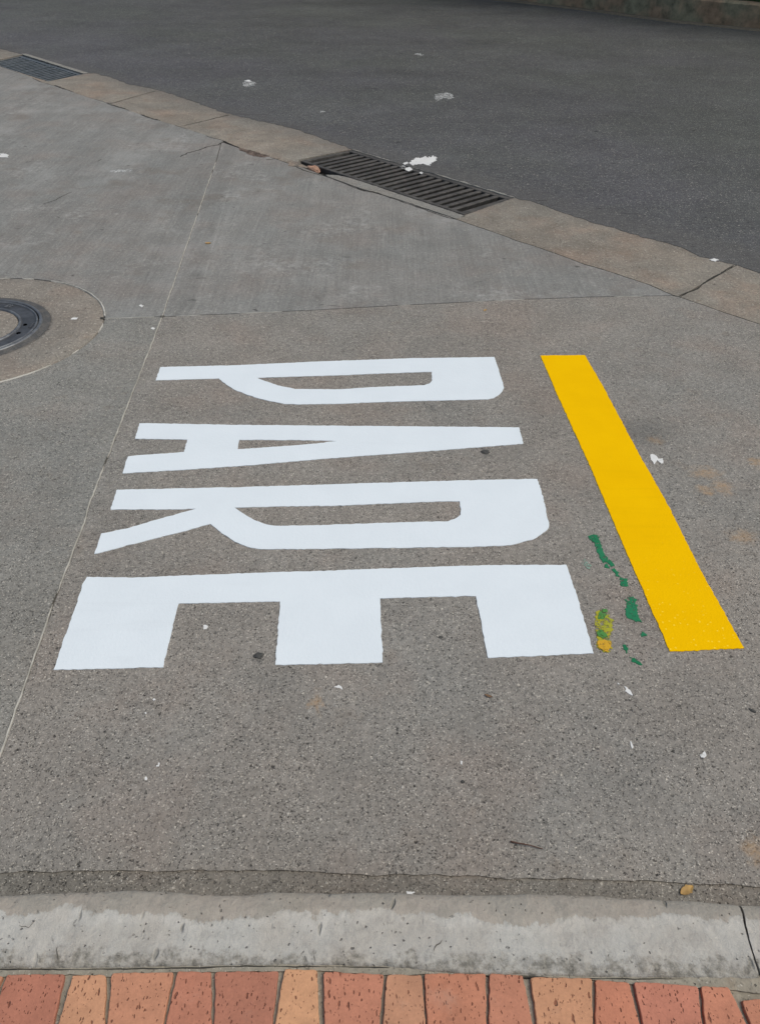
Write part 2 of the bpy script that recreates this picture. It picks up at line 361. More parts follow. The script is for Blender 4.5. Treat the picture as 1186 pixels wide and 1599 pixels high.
def paint(name, c0, c1, wear=.0, tex=.22, speck=None):
    M = NT(name).world()
    mid = M.noise(6, 5, .6); V = M.warped(120, .007)
    a = M.n('ShaderNodeMapping'); M.L(M.P, a.inputs['Vector']); a.inputs['Rotation'].default_value = (0, 0, -.25); a.inputs['Scale'].default_value = (2.2, 30, 1)
    st = M.noise(1.0, 4, .6, vec=a.outputs[0])
    c = M.mix(M.step(mid, .3, .7), c0, c1); c = M.mulc(c, M.lin(M.math('MULTIPLY', M.step(st, .5, .72), M.step(M.noise(1.6, 3), .5, .62)), 0, 1, 1.0, .965))
    v1 = M.vor(105, V); v2 = M.vor(190, V)
    hgt = M.math('ADD', M.math('MULTIPLY', v1.outputs['Distance'], -.6), M.math('MULTIPLY', v2.outputs['Distance'], -.35))
    pin = M.math('MULTIPLY', M.step(v2.outputs['Distance'], .14, .06), M.step(M.sep(v2.outputs['Color'])[1], .955, .97))
    c = M.mix(M.math('MULTIPLY', pin, .35), c, (.25, .24, .23))
    if speck:
        sp = M.math('MULTIPLY', M.step(v1.outputs['Distance'], .35, .2), M.step(M.sep(v1.outputs['Color'])[0], .8, .85))
        sep = M.n('ShaderNodeSeparateXYZ'); M.L(M.P, sep.inputs[0])
        near = M.step(sep.outputs[1], 1.85, 1.5); c = M.mix(M.math('MULTIPLY', M.math('MULTIPLY', sp, near), .7), c, speck)
    M.color(c).rough(.6 if not wear else .75); M.b.inputs['Specular IOR Level'].default_value = .2; M.bump(hgt, .0025, tex)
    if wear:
        f = M.step(M.math('ADD', M.math('MULTIPLY', M.noise(95, 4, .7), .7), M.math('MULTIPLY', M.noise(28, 3), .3)), wear - .05, wear + .06)
        M.inp(M.b.inputs['Alpha'], f)
    return M.m
M_white = paint('white_road_paint', (.665, .71, .75), (.69, .735, .775))
M_yellow = paint('yellow_road_paint', (.80, .450, .0005), (.83, .475, .0005), speck=(.95, .66, .06))
M_yellow.node_tree.nodes['Principled BSDF'].inputs['Specular IOR Level'].default_value = .02
M_green = paint('green_paint', (.012, .15, .065), (.02, .18, .085), wear=.42)
M_teal = paint('thin_teal_paint', (.19, .36, .27), (.28, .38, .32), wear=.50)
M_olive = paint('olive_paint', (.40, .33, .02), (.30, .33, .04), wear=.47)
M_orange = paint('amber_paint', (.60, .33, .02), (.52, .30, .03), wear=.40)
M_green_thin = paint('thin_green_paint', (.05, .20, .05), (.09, .24, .06), wear=.46)
M_splash = paint('white_paint_splash', (.62, .61, .60), (.68, .67, .66), wear=.36)
M_splash_thin = paint('thin_white_paint_splash', (.50, .50, .49), (.58, .58, .57), wear=.50)

def simple(name, c, rough=.8, var=.15, scale=30, bumpd=.001, metal=0, c2=None):
    M = NT(name).world(); f = M.noise(scale, 5, .6)
    cc = M.mulc(M.mix(M.step(M.noise(scale * .25, 4), .4, .62), c, c2 or c), M.lin(f, .25, .75, 1 - var, 1 + var))
    M.color(cc).rough(rough); M.b.inputs['Metallic'].default_value = metal; M.bump(f, bumpd); return M.m
M_seal = simple('pale_joint_sealant', (.50, .475, .43), .8, .15, 60, .001, 0, (.36, .34, .30))
M_dirt = simple('joint_dirt', (.035, .032, .028), .95, .3, 80)
M_iron = simple('grey_cast_iron', (.058, .059, .064), .5, .3, 40, .0015, .3, (.078, .079, .086))
M_rim = simple('worn_cast_iron', (.115, .117, .127), .45, .2, 60, .001, .4, (.16, .165, .175))
M_iron_rim = simple('dusty_cast_iron', (.075, .073, .073), .7, .25, 90, .003, .1, (.105, .098, .092))
M_grate = simple('dusty_rusted_grate_iron', (.060, .055, .051), .7, .35, 30, .002, .2, (.088, .080, .073))
M_grate_far = simple('blue_grey_grate_iron', (.085, .096, .105), .6, .25, 40, .002, .3, (.12, .13, .14))
M_pit = simple('shaded_pit_wall', (.018, .017, .016), .95, .3, 10)  # shade inside drain pits and lid holes put into a near-black colour
M_frag = simple('broken_brick', (.42, .23, .15), .9, .25, 60, .004, 0, (.30, .19, .14))
M_leaf = simple('dry_yellow_leaf', (.50, .31, .10), .7, .25, 90, .001, 0, (.36, .22, .08))
M_leaf2 = simple('dry_brown_leaf', (.20, .12, .07), .8, .2, 60)
M_twig = simple('dry_twig', (.10, .055, .04), .85, .25, 90)
M_stone = simple('dark_stone', (.060, .058, .055), .8, .25, 90, .002)
M_farkerb = simple('stained_far_kerb', (.27, .235, .15), .9, .5, 9, .006, 0, (.30, .20, .125))
M_lip = simple('tan_gutter_lip', (.135, .115, .085), .9, .25, 12, .004)
M_soil = simple('soil', (.05, .05, .03), .95, .3, 6, .01)
M_grass = simple('grass_green', (.035, .07, .012), .7, .35, 6, .001, 0, (.055, .085, .02))
M_leaves = simple('tree_leaf_green', (.035, .065, .018), .6, .35, 3, .001, 0, (.055, .09, .025))
M_bark = simple('bark', (.09, .07, .05), .9, .3, 20, .01)

# ------------------------------------------------------------------ ground, road
g = sheet('ground', [(-250, -120), (250, -120), (250, 250), (-250, 250)], -.13, .05, M_soil); tag(g, kind='structure')

asph_px = [(0, 76), (15, 79.5), (32, 84), (60, 93), (90, 102), (121, 111), (132, 115), (147, 114), (175, 121), (202, 132), (243, 139), (265, 146), (283, 152), (318, 164), (354, 177), (389, 185), (412, 190), (435, 195), (475, 206), (506, 218), (530, 226), (551, 233), (590, 244), (632, 258), (700, 277), (760, 294), (804, 308), (843, 319), (876, 331), (921, 346), (962, 358), (995, 368), (1028, 376), (1069, 389), (1093, 401), (1147, 413), (1186, 427), (1300, 468)]
asph = [Vector((-34, 41))] + ats(asph_px) + [Vector((4.1, 2.2)), Vector((6, 1.35)), Vector((10, 1.2)), Vector((60, 1.2))]
conc_px = [(-60, 86), (0, 103), (49, 121), (61, 127), (101, 139), (132, 150), (172, 162), (205, 174), (239, 185), (303, 205), (349, 220), (384, 235), (430, 248), (447, 254), (474, 262), (507, 275), (565, 296), (619, 311), (660, 325), (708, 341), (802, 374), (864, 395), (913, 413), (962, 428), (1011, 444), (1048, 460), (1069, 467), (1110, 481), (1151, 495), (1186, 506), (1300, 548)]
conc = [Vector((-34, 39.5))] + ats(conc_px) + [Vector((3.2, 1.9)), Vector((5, .98)), Vector((6, .80)), Vector((60, .79))]
far_px = [(778, 1), (910, 16), (1041, 34), (1186, 49)]
far = [Vector((-28, 47.2)), Vector((-6, 25.4))] + ats(far_px) + [Vector((9, 10.4)), Vector((14, 8.6)), Vector((60, 8.2))]

asph_r = rag(asph[:1], 1, 0, 1, 0, False) + rag(asph[1:39], .022, .011, 16, 3, False) + asph[39:]
road = sheet('road', asph_r + list(reversed(far)), .0010, .01, M_asphalt); tag(road, kind='structure')
# base bed seen in the joints
bed = sheet('joint_bed', [(-40, .5), (60, .5), (60, 2.5), (6, 2.6), (2.6, 4.6), (-4, 11.5), (-34, 42), (-60, 42), (-60, .5)], -.10, .01, M_dirt); tag(bed, kind='structure')

# grates: rectangles cut out of the channel
def rect4(c):                                       # corners UL, UR, BR, BL in metres
    return [Vector(q) for q in c]
g2 = rect4(ats([(551, 233), (804, 308), (727, 335), (466, 249)]))
g1 = rect4(ats([(33, 84.5), (130, 115), (75, 127), (-20, 97)]))
# channel = strips between the grates. Boundary lists by index
def seg(line, a, b): return [p for p in line if a[0] <= p.x <= b[0]]
def between(line, x0, x1): return [p for p in line if x0 < p.x < x1]
cl = list(conc)
chan_mats = M_channel
chj = [((172, 162), (243, 142)), ((288, 196), (359, 179)), ((1060, 464), (1145, 415))]
def chpiece(lo, hi, name='channel'):
    """lo/hi: lists of points, lower (slab side) then upper (road side); pushed 3 cm under the asphalt rim"""
    up = [p + Vector((.05, .05)) for p in hi]
    poly = rag(lo, .03, .0015, 25, 2, False) + list(reversed(up))
    o = sheet(name, poly, -.001, .09, chan_mats); tag(o, kind='structure'); return o
def clip(line, a, b):
    """part of a roughly NW-SE line between the parameters x-y of a and b, with those ends put in"""
    k = lambda p: p.x - p.y
    return [a] + [p for p in line if k(a) + .01 < k(p) < k(b) - .01] + [b]
def onto(line, p):
    best = None
    for i in range(len(line) - 1):
        a, b = line[i], line[i + 1]; t = max(0, min(1, (p - a).dot(b - a) / (b - a).length_squared)); q = a.lerp(b, t)
        if best is None or (q - p).length < best[0]: best = ((q - p).length, q)
    return best[1]
def wj(i, s): 
    a, b = at(*chj[i][0]).xy, at(*chj[i][1]).xy; d = Vector((1, -1)).normalized() * .003 * s
    return onto(conc, a) + d, onto(asph, b) + d
cs = offs(conc, .004)
# far-left piece, up to grate 1
bl = onto(cs, g1[3]); chpiece(clip(cs, cs[0], bl) + [g1[3]], clip(asph, asph[0], g1[0]))
a, b = wj(0, -1); s0 = onto(cs, g1[2]); chpiece([g1[2], s0] + clip(cs, s0, a)[1:], [g1[1]] + clip(asph, g1[1], b)[1:])
a0, b0 = wj(0, 1); a1, b1 = wj(1, -1); chpiece(clip(cs, a0, a1), clip(asph, b0, b1))
a0, b0 = wj(1, 1); s1 = onto(cs, at(468, 260).xy); chpiece(clip(cs, a0, s1) + [g2[3]], clip(asph, b0, g2[0]))
a1, b1 = wj(2, -1); s2 = onto(cs, at(712, 342).xy); chpiece([g2[2], s2] + clip(cs, s2, a1)[1:], [g2[1]] + clip(asph, g2[1], b1)[1:])
a0, b0 = wj(2, 1); chpiece(clip(cs, a0, cs[-1]), clip(asph, b0, asph[-1]))
# concrete ledges along the slab side of each grate (the bigger one has crumbled open at its left end)
led = ats([(727, 337), (700, 328), (660, 315), (620, 302), (585, 290), (548, 278), (528, 273.5), (508, 272.5), (512, 275.5), (565, 294.5), (619, 310), (660, 323.5), (712, 341)])
o = sheet('channel', rag(led, .02, .002, 30, 5), -.001, .09, M_slab_rough2); tag(o, kind='structure')
led = [g1[3], onto(cs, g1[3]), onto(cs, at(49, 121).xy), onto(cs, g1[2]), g1[2]]
o = sheet('channel', rag(led, .03, .002, 30, 6), -.001, .09, chan_mats); tag(o, kind='structure')

dv = Vector((.7071, .7071))
for gg in (g1,):
    rp = [gg[0] - dv * .0, gg[1] - dv * .0, gg[1] + dv * .06, gg[0] + dv * .06]
    o = sheet('channel', rag(rp, .04, .004, 25, 9), .0016, .05, M_slab_rough2); tag(o, kind='structure')
rimp = [g2[0] - dv * .012, g2[1] - dv * .012, g2[1] + dv * .05, g2[0] + dv * .05]
o = sheet('channel', rag(rimp, .02, .004, 25, 9), -.0004, .05, M_slab_rough2); tag(o, kind='structure')
# ------------------------------------------------------------------ concrete slabs
MC, MR = Vector((-1.891, 3.300)), .585             # centre and radius of the round collar
trans = rag(ats([(160, 497), (205, 496), (253, 494.5), (340, 491), (430, 487), (520, 482.5), (600, 478), (700, 473), (800, 468), (930, 463.5), (1048, 461.5), (1063, 464)]), .03, .0015, 20, 1, False)
longi_up = rag(ats([(346, 222), (338, 250), (312, 324), (253, 494.5)]), .05, .0015, 12, 2, False)
longi_dn = rag(ats([(253, 494.5), (236, 540), (197, 638), (170, 709), (143, 779), (130, 820), (86, 934), (60, 1011), (30, 1096), (0, 1181)]) + [Vector((-.86, .90)), Vector((-.855, .78))], .02, .0015, 14, 3, False)
edge_px = [(-60, 1362), (0, 1362), (101, 1360), (250, 1360), (400, 1358), (434, 1360), (589, 1365), (690, 1367), (786, 1371), (968, 1374), (1186, 1384), (1260, 1388)]
edge = [Vector((-60, .80))] + [Vector((-6, .80)), Vector((-2, .79))] + rag(ats(edge_px), .012, .0022, 18, 8, False) + [Vector((2, .765)), Vector((6, .76)), Vector((60, .76))]
def arc(a0, a1, r, n=60): return [MC + Vector((math.cos(a0 + (a1 - a0) * i / n), math.sin(a0 + (a1 - a0) * i / n))) * (r + .003 * noise.noise(Vector((i * .3, a0, 1)))) for i in range(n + 1)]
R_ = MR + .005
aR = math.atan2(trans[0].y - MC.y, trans[0].x - MC.x)
iT = min(range(len(trans)), key=lambda i: (trans[i] - longi_up[-1]).length)
h = .0035
# upper left slab
pre = [p for p in conc if p.x - p.y < longi_up[0].x - longi_up[0].y - .02]
ul = [Vector((-60, 39.5))] + [Vector((-60, 3.3 + h))] + [MC + Vector((-R_ * .99995, .02))]
CX = longi_up[-1]
ul += list(reversed(arc(aR + .01, math.pi - .03, R_))) + offs(trans, h)[1:iT - 1] + [CX + Vector((-h, h))] + list(reversed(offs(longi_up, -h)))[1:-1] + [longi_up[0] - Vector((h, 0))] + list(reversed(rag(pre, .04, .003, 14, 4, False)))
o = sheet('pavement', ul, 0, .09, M_slab_smooth); tag(o, kind='structure'); P_ul = o
# upper right slab
post = [p for p in conc if longi_up[0].x - longi_up[0].y + .02 < p.x - p.y < trans[-1].x - trans[-1].y - .02]
ur = [CX + Vector((h, h))] + offs(trans, h)[iT + 2:] + list(reversed(rag(post, .03, .003, 18, 5, False))) + [longi_up[0] + Vector((h, 0))] + offs(longi_up, h)[1:-1]
o = sheet('pavement', ur, 0, .09, M_slab_smooth); tag(o, kind='structure'); P_ur = o
# lower left slab
ll = [Vector((-60, 3.3 - h))] + [p for p in edge if p.x < longi_dn[-1].x - .01] + [longi_dn[-1] - Vector((h, 0))] + list(reversed(offs(longi_dn, -h)))[1:-1] + [CX + Vector((-h, -h))] + list(reversed(offs(trans, -h)[1:iT - 1])) + list(reversed(arc(-math.pi + .03, aR - .02, R_)))
o = sheet('pavement', ll, 0, .09, M_slab_rough2); tag(o, kind='structure'); P_ll = o
# lower right slab
rest = [p for p in conc if p.x - p.y > trans[-1].x - trans[-1].y + .02 and p.x < 59]
lr = [CX + Vector((h, -h))] + offs(longi_dn, h)[1:-1] + [longi_dn[-1] + Vector((h, 0))] + [p for p in edge if longi_dn[-1].x + .01 < p.x < 5.5] + [Vector((5.9, .79))] + list(reversed([p for p in rag(rest, .03, .002, 18, 6, False) if p.x < 5.8])) + list(reversed(offs(trans, -h)[iT + 2:]))
o = sheet('pavement', lr, 0, .09, M_slab_rough); tag(o, kind='structure'); P_lr = o
# gutter strip, a few millimetres lower than the slabs
gut = [(-60, .806), (60, .775), (60, .60), (-60, .60)]
gut = [Vector(p) for p in gut]
o = sheet('gutter', gut, -.0035, .09, M_gutter); tag(o, kind='structure')

# sealant beads and dirty gaps, children of the slab they belong to
def gate(seed, share, s=9.0, hw=.003):
    def f(t, p):
        v = nz(p, s, seed) + .5 * nz(p, s * 3, seed + 3)
        return hw * (1 + .3 * nz(p, 40, seed)) if v < share else 0
    return f
def sh(line, d): return offs(line, d)
M_fill = simple('joint_filler', (.085, .078, .066), .95, .4, 90)
ribbon('joint_filler', longi_up, lambda t, p: .0052, -.004, M_fill, P_ul, .001, .0005)
ribbon('joint_filler', longi_dn, lambda t, p: .0052, -.004, M_fill, P_ll, .001, .0005)
ribbon('joint_filler', trans, lambda t, p: .0052, -.0045, M_fill, P_lr, .001, .0005)
cx_ = longi_up[-1]
sheet('joint_filler', rag([cx_ + Vector((math.cos(a_ * .524), math.sin(a_ * .524))) * .011 for a_ in range(12)], .01, .003, 40, 2), .0008, .01, M_fill, P_lr)
jt_ = trans[0]
sheet('joint_filler', rag([jt_ + Vector((math.cos(a_ * .524), math.sin(a_ * .524))) * .013 for a_ in range(12)], .01, .003, 40, 2), .0008, .01, M_dirt, P_lr)
ribbon('joint_sealant', sh([p for p in longi_up if p.y < at(338, 251).y], -.001), gate(2, .42, 5, .0030), -.001, M_seal, P_ul, .002)
ribbon('joint_sealant', sh(longi_dn, -.0008), gate(6, .55, 7, .0029), -.001, M_seal, P_ll, .002)
ribbon('joint_sealant', sh(trans[:iT], 0), gate(9, .5, 4, .0040), -.001, M_seal, P_ll, .002)
ribbon('joint_sealant', sh(trans[iT:], 0), gate(12, -.02, 6, .0030), -.001, M_seal, P_lr, .002)

# hairline cracks
def crack(name, px, parent, hw=.003, z=.0008, mat=None, seed=1, amp=.006):
    l = rag(ats(px), .025, amp, 22, seed, False)
    return ribbon(name, l, lambda t, p: hw * (1 + .8 * nz(p, 25, seed)), z, mat or M_dirt, parent, .0004, 0)
crack('crack', [(352, 221), (340, 226), (325, 229), (307, 235), (292, 239), (281, 245)], P_ul, .010, seed=3)
crack('crack', [(321, 212), (338, 217), (354, 221)], P_ul, .006, seed=13)
crack('crack', [(110, 300), (90, 310), (68, 319)], P_ul, .004, seed=4)
crack('crack', [(160, 248), (152, 253)], P_ul, .006, seed=5)
crack('crack', [(455, 257), (474, 266), (507, 275), (534, 285), (565, 297), (590, 302), (619, 312)], P_ur, .008, seed=7, amp=.004)
crack('crack', [(556, 293), (569, 298), (580, 299), (598, 304)], P_ur, .016, seed=8, amp=.005)
crack('crack', [(618, 312), (660, 326), (690, 337), (712, 343)], P_ur, .009, seed=9, amp=.004)
crack('crack', [(416, 249.5), (428, 248.6), (437, 248.2)], P_ur, .011, seed=10, amp=.004)
crack('crack', [(86, 133), (95, 137), (104, 140)], P_ul, .022, seed=10, amp=.004)
crack('crack', [(166, 161.5), (184, 167), (196, 170)], P_ul, .018, seed=10, amp=.004)
crack('crack', [(220, 179), (240, 186), (250, 188)], P_ul, .018, seed=10, amp=.004)
for q_ in chj:
    ribbon('channel_joint', rag([at(*q_[0]).xy, at(*q_[1]).xy], .04, .006, 14, 3, False), lambda t, p: .0065 * (1 + .6 * nz(p, 20, 2)), .0002, M_dirt, P_ur, .0006, 0)
bl_ = [p for p in conc if -5 < p.x < 2.1]
ribbon('boundary_crack', rag(bl_, .04, .004, 14, 3, False), lambda t, p: .0045 * (1 + .9 * nz(p, 9, 2)) if nz(p, 2.3, 8) > -.22 else 0, .0003, M_dirt, P_ur, .0006, 0)
# crumbled pocket of dark earth and grit between slab and channel
pk = rag(ats([(372, 231), (384, 233), (398, 237), (412, 241), (420, 244), (412, 246), (396, 244), (384, 239), (375, 235)]), .02, .008, 20, 4)
o = sheet('crumbled_edge', pk, .001, .004, simple('crumbled_dirt', (.07, .05, .04), .95, .5, 60, .01, 0, (.15, .11, .09)), P_ur)
pk = rag(ats([(446, 252), (455, 251), (468, 254), (480, 262), (470, 262), (452, 258)]), .02, .010, 20, 6)
o = sheet('crumbled_edge', pk, .002, .004, simple('crumbled_grit', (.15, .13, .11), .95, .5, 60, .01, 0, (.24, .19, .15)), P_ur)

# ------------------------------------------------------------------ drain grates
def grate(c, n, pieces, mat, label, drop, barw, name='drain_grate'):
    UL, UR, BR, BL = c
    ctr = (UL + UR + BR + BL) / 4
    u = ((UR - UL) + (BR - BL)).normalized(); v = Vector((-u.y, u.x))
    Lh = ((UR - UL).length + (BR - BL).length) / 4 - .006; Wh = ((UL - BL).length + (UR - BR).length) / 4 - .004
    root = empty(name, (ctr.x, ctr.y, -drop)); tag(root, label, 'drain grate', 'drain grates in the channel')
    root.rotation_euler = (0, 0, math.atan2(u.y, u.x))
    def box(bm, x0, x1, y0, y1, z0, z1, bev=.002):
        r = bmesh.ops.create_cube(bm, size=1); vs = r['verts']
        for q in vs: q.co = Vector(((x0 + x1) / 2 + q.co.x * (x1 - x0), (y0 + y1) / 2 + q.co.y * (y1 - y0), (z0 + z1) / 2 + q.co.z * (z1 - z0)))
        es = [e for e in {e for q in vs for e in q.link_edges}]
        bmesh.ops.bevel(bm, geom=es, offset=bev, segments=1, affect='EDGES')
    fr = .032
    sk = ((UL - BL).dot(u) + (UR - BR).dot(u)) / 2 / (((UL - BL).dot(v) + (UR - BR).dot(v)) / 2)
    Wh = ((UL - BL).dot(v) + (UR - BR).dot(v)) / 4 - .004
    def shear(o_):
        for q_ in o_.data.vertices: q_.co.x += sk * q_.co.y
    bm = bmesh.new()
    box(bm, -Lh, Lh, -Wh, -Wh + fr, -.04, 0, .003); box(bm, -Lh, Lh, Wh - fr * 1.5, Wh, -.04, 0, .003)
    box(bm, -Lh, -Lh + fr, -Wh + fr, Wh - fr * 1.5, -.04, -.0007, .003); box(bm, Lh - fr * 1.6, Lh, -Wh + fr, Wh - fr * 1.5, -.04, -.0007, .003)
    bmesh.ops.subdivide_edges(bm, edges=[e for e in bm.edges if e.calc_length() > .4], cuts=30, use_grid_fill=True)
    for q in bm.verts: q.co += Vector((0, noise.noise(q.co * 9) * .003, noise.noise(q.co * 12) * .0015))
    shear(from_bm('frame', bm, mat, root))
    # bars
    x0, x1 = -Lh + fr, Lh - fr * 1.6; span = x1 - x0; pitch = span / n
    bars = []
    for i in range(n - 1):
        bm = bmesh.new(); x = x0 + pitch * (i + 1)
        w_ = pitch * barw * .5
        box(bm, -w_, w_, -Wh + fr - .002, Wh - fr * 1.5 + .002, -.05, 0, .002)
        for q in bm.verts:
            if q.co.z < -.02: q.co.x *= .25
        o = from_bm('bar', bm, mat, root); shear(o); o.location = (x + random.uniform(-.0012, .0012), 0, -.003 + random.uniform(-.0012, .0012)); o.rotation_euler = (0, 0, random.uniform(-.002, .002))
    # walls of the pit below
    bm = bmesh.new()
    b = .03
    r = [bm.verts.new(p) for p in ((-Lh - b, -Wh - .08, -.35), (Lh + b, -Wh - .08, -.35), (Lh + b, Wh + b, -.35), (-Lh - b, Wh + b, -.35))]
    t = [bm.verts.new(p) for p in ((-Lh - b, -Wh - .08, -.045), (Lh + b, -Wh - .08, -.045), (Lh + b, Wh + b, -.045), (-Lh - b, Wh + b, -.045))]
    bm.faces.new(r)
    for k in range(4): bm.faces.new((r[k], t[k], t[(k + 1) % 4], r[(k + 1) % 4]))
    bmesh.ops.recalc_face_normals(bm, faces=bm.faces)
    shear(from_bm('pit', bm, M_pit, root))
    return root, u, v, Lh, Wh
grate(g2, 21, 1, M_grate, 'rusty iron drain grate beside the white paint splash, with a gap at its corner', .006, .50)
grate(g1, 20, 1, M_grate_far, 'blue-grey iron drain grate with fine bars at the far left edge of the driveway', .012, .46)
# the bed must not fill the pits: it is cut lower there by the pit boxes reaching -.35

# broken brick lump in the open corner of the big grate
def lump(name, loc, r, mat, label, cat, seed=1, sc=(1, 1, .5), group=None, rz=0):
    bm = bmesh.new(); bmesh.ops.create_icosphere(bm, subdivisions=3, radius=1)
    for q in bm.verts:
        d = q.co.copy(); f = 1 + .35 * noise.noise(d * 1.3 + Vector((seed, 0, 0))) + .15 * noise.noise(d * 4 + Vector((0, seed, 0)))
        q.co = Vector((d.x * sc[0], d.y * sc[1], d.z * sc[2])) * f * r
    o = from_bm(name, bm, mat); o.location = loc; o.rotation_euler = (0, 0, rz); tag(o, label, cat, group); return o
bp = at(489, 262); lump('brick_fragment', (bp.x, bp.y, -.012), .042, M_frag, 'broken orange brick fragment wedged in the gap at the corner of the rusty grate', 'brick fragment', 3, (1.5, .8, .6), rz=-.6)

# ------------------------------------------------------------------ manhole
man = empty('manhole_cover', (MC.x, MC.y, 0)); tag(man, 'round cast iron manhole cover with concrete filled centre set in a tan concrete collar', 'manhole cover')
def lathe(name, prof, mat, parent, n=180, wob=0, skip=None, smooth=True, rough=0):
    bm = bmesh.new(); rings = []
    for r, z in prof:
        ring = []
        for i in range(n):
            a = 2 * math.pi * i / n; rr = r + wob * noise.noise(Vector((math.cos(a) * 4, math.sin(a) * 4, r * 3)))
            p = Vector((rr * math.cos(a), rr * math.sin(a), z)); p.z += rough * noise.noise(p * 30)
            ring.append(bm.verts.new(p))
        rings.append(ring)
    for k in range(len(rings) - 1):
        for i in range(n):
            f = (rings[k][i], rings[k + 1][i], rings[k + 1][(i + 1) % n], rings[k][(i + 1) % n])
            c = sum((q.co for q in f), Vector()) / 4
            if skip and skip(c): continue
            bm.faces.new(f)
    if prof[-1][0] < .01: bm.faces.new(list(reversed(rings[-1])))
    bmesh.ops.recalc_face_normals(bm, faces=bm.faces)
    o = from_bm(name, bm, mat, parent, smooth)
    return o
lathe('collar', [(MR - .002, -.08), (MR - .002, -.004), (MR - .006, 0), (.5, .001), (.42, .0), (.36, -.001), (.338, -.003), (.337, -.03)], M_collar, man, wob=.004)
lathe('frame', [(.345, -.03), (.344, -.001), (.338, .0015), (.312, .0015), (.309, .004)], M_iron_rim, man, wob=.0008, rough=.001)
lathe('rim', [(.309, .004), (.306, .0085), (.296, .0085), (.2935, .006), (.2925, -.03)], M_rim, man)
hol = [at(39.5, 507.3).xy - MC, at(29.3, 520.4).xy - MC]
hol += [Vector((math.cos(a), math.sin(a))) * hol[0].length for a in (2.2, 2.35, 4.0, 4.15)]
def hskip(c): return any(Vector(((c.xy - q).dot(q.normalized()) * 1.2, (c.xy - q).cross(q.normalized()) if False else (c.xy - q).dot(Vector((-q.y, q.x)).normalized()))).length < .012 for q in hol)
lathe('lid_rim', [(.2885, -.03), (.288, .004), (.286, .0075), (.281, .0075), (.279, .003)], M_rim, man)
prof = [(.279, .003), (.276, .001)] + [(.275 - .003 * i, .001) for i in range(1, 20)] + [(.2165, .002)]
lathe('lid', prof, M_iron, man, n=400, skip=hskip)
lathe('inner_rim', [(.2165, .002), (.2145, .0075), (.208, .0085), (.203, .007), (.2015, -.03)], M_rim, man)
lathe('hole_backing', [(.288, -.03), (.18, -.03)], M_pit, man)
lathe('centre_fill', [(.1995, -.02), (.1995, .001), (.193, .003), (.12, .004), (.06, .0045), (.008, .0045)], M_collar, man, wob=.002, rough=.001)
# worn raised marks on the lid
bm = bmesh.new()
def stroke(a, b, w_, z=.0012, hh=.0035):
    a, b = Vector(a), Vector(b); t = (b - a).normalized(); nn = Vector((-t.y, t.x)) * w_
    lo = [bm.verts.new((p.x, p.y, z)) for p in (a - nn, b - nn, b + nn, a + nn)]; hi = [bm.verts.new((p.x, p.y, z + hh)) for p in (a - nn * .6, b - nn * .6, b + nn * .6, a + nn * .6)]
    bm.faces.new(hi)
    for k in range(4): bm.faces.new((lo[k], lo[(k + 1) % 4], hi[(k + 1) % 4], hi[k]))
lm = at(14.5, 478.5).xy - MC
for a_, b_ in (((-.018, -.012), (-.004, .014)), ((-.004, .014), (.012, .006)), ((.012, .006), (.004, -.012)), ((.004, -.012), (-.018, -.012)), ((.014, .012), (.022, -.006))):
    stroke(lm + Vector(a_), lm + Vector(b_), .0028)
hm = at(50.5, 509).xy - MC
bmesh.ops.recalc_face_normals(bm, faces=bm.faces); from_bm('raised_mark', bm, M_rim, man); bm = bmesh.new()
for k in range(4): stroke(hm + Vector((-.012, -.018 + k * .012)), hm + Vector((.010, -.016 + k * .012)), .002)
bmesh.ops.recalc_face_normals(bm, faces=bm.faces); from_bm('raised_mark', bm, M_rim, man); bm = bmesh.new()
stroke(hm + Vector((-.003, -.024)), hm + Vector((-.001, .026)), .002)
bmesh.ops.recalc_face_normals(bm, faces=bm.faces); from_bm('raised_mark', bm, M_rim, man)
for k in range(14):
    a = math.radians(-70 - k * 4.5); r0, r1 = .262, .272; bm = bmesh.new()
    stroke((r0 * math.cos(a), r0 * math.sin(a)), (r1 * math.cos(a), r1 * math.sin(a)), .002, hh=.0015)
    if k < 13: bmesh.ops.recalc_face_normals(bm, faces=bm.faces); from_bm('raised_tick', bm, M_rim, man)
bmesh.ops.recalc_face_normals(bm, faces=bm.faces); from_bm('raised_tick', bm, M_rim, man)
def arcline(a0, a1, r): return [Vector((math.cos(a), math.sin(a))) * r for a in [a0 + (a1 - a0) * i / 120 for i in range(121)]]
def angf(px, py): q = at(px, py).xy - MC; return math.atan2(q.y, q.x)
ribbon('sealant', arcline(aR + .04, angf(118, 452), MR + .003), lambda t, p: .0065 * (1 - .4 * t), .000, M_seal, man, .003)
ribbon('sealant', arcline(angf(118, 452), angf(75, 441.5), MR + .003), gate(4, .2, 6, .003), .000, M_seal, man, .002)
ribbon('sealant', arcline(angf(50, 438), angf(33, 437), MR + .003), lambda t, p: .004, .000, M_seal, man, .002)
ribbon('sealant', arcline(-math.pi, aR - .10, MR + .003), gate(14, .32, 5, .0052), .000, M_seal, man, .003)
ribbon('sealant', arcline(angf(20, 436), math.pi, MR + .003), gate(15, 0, 5, .004), .000, M_seal, man, .003)

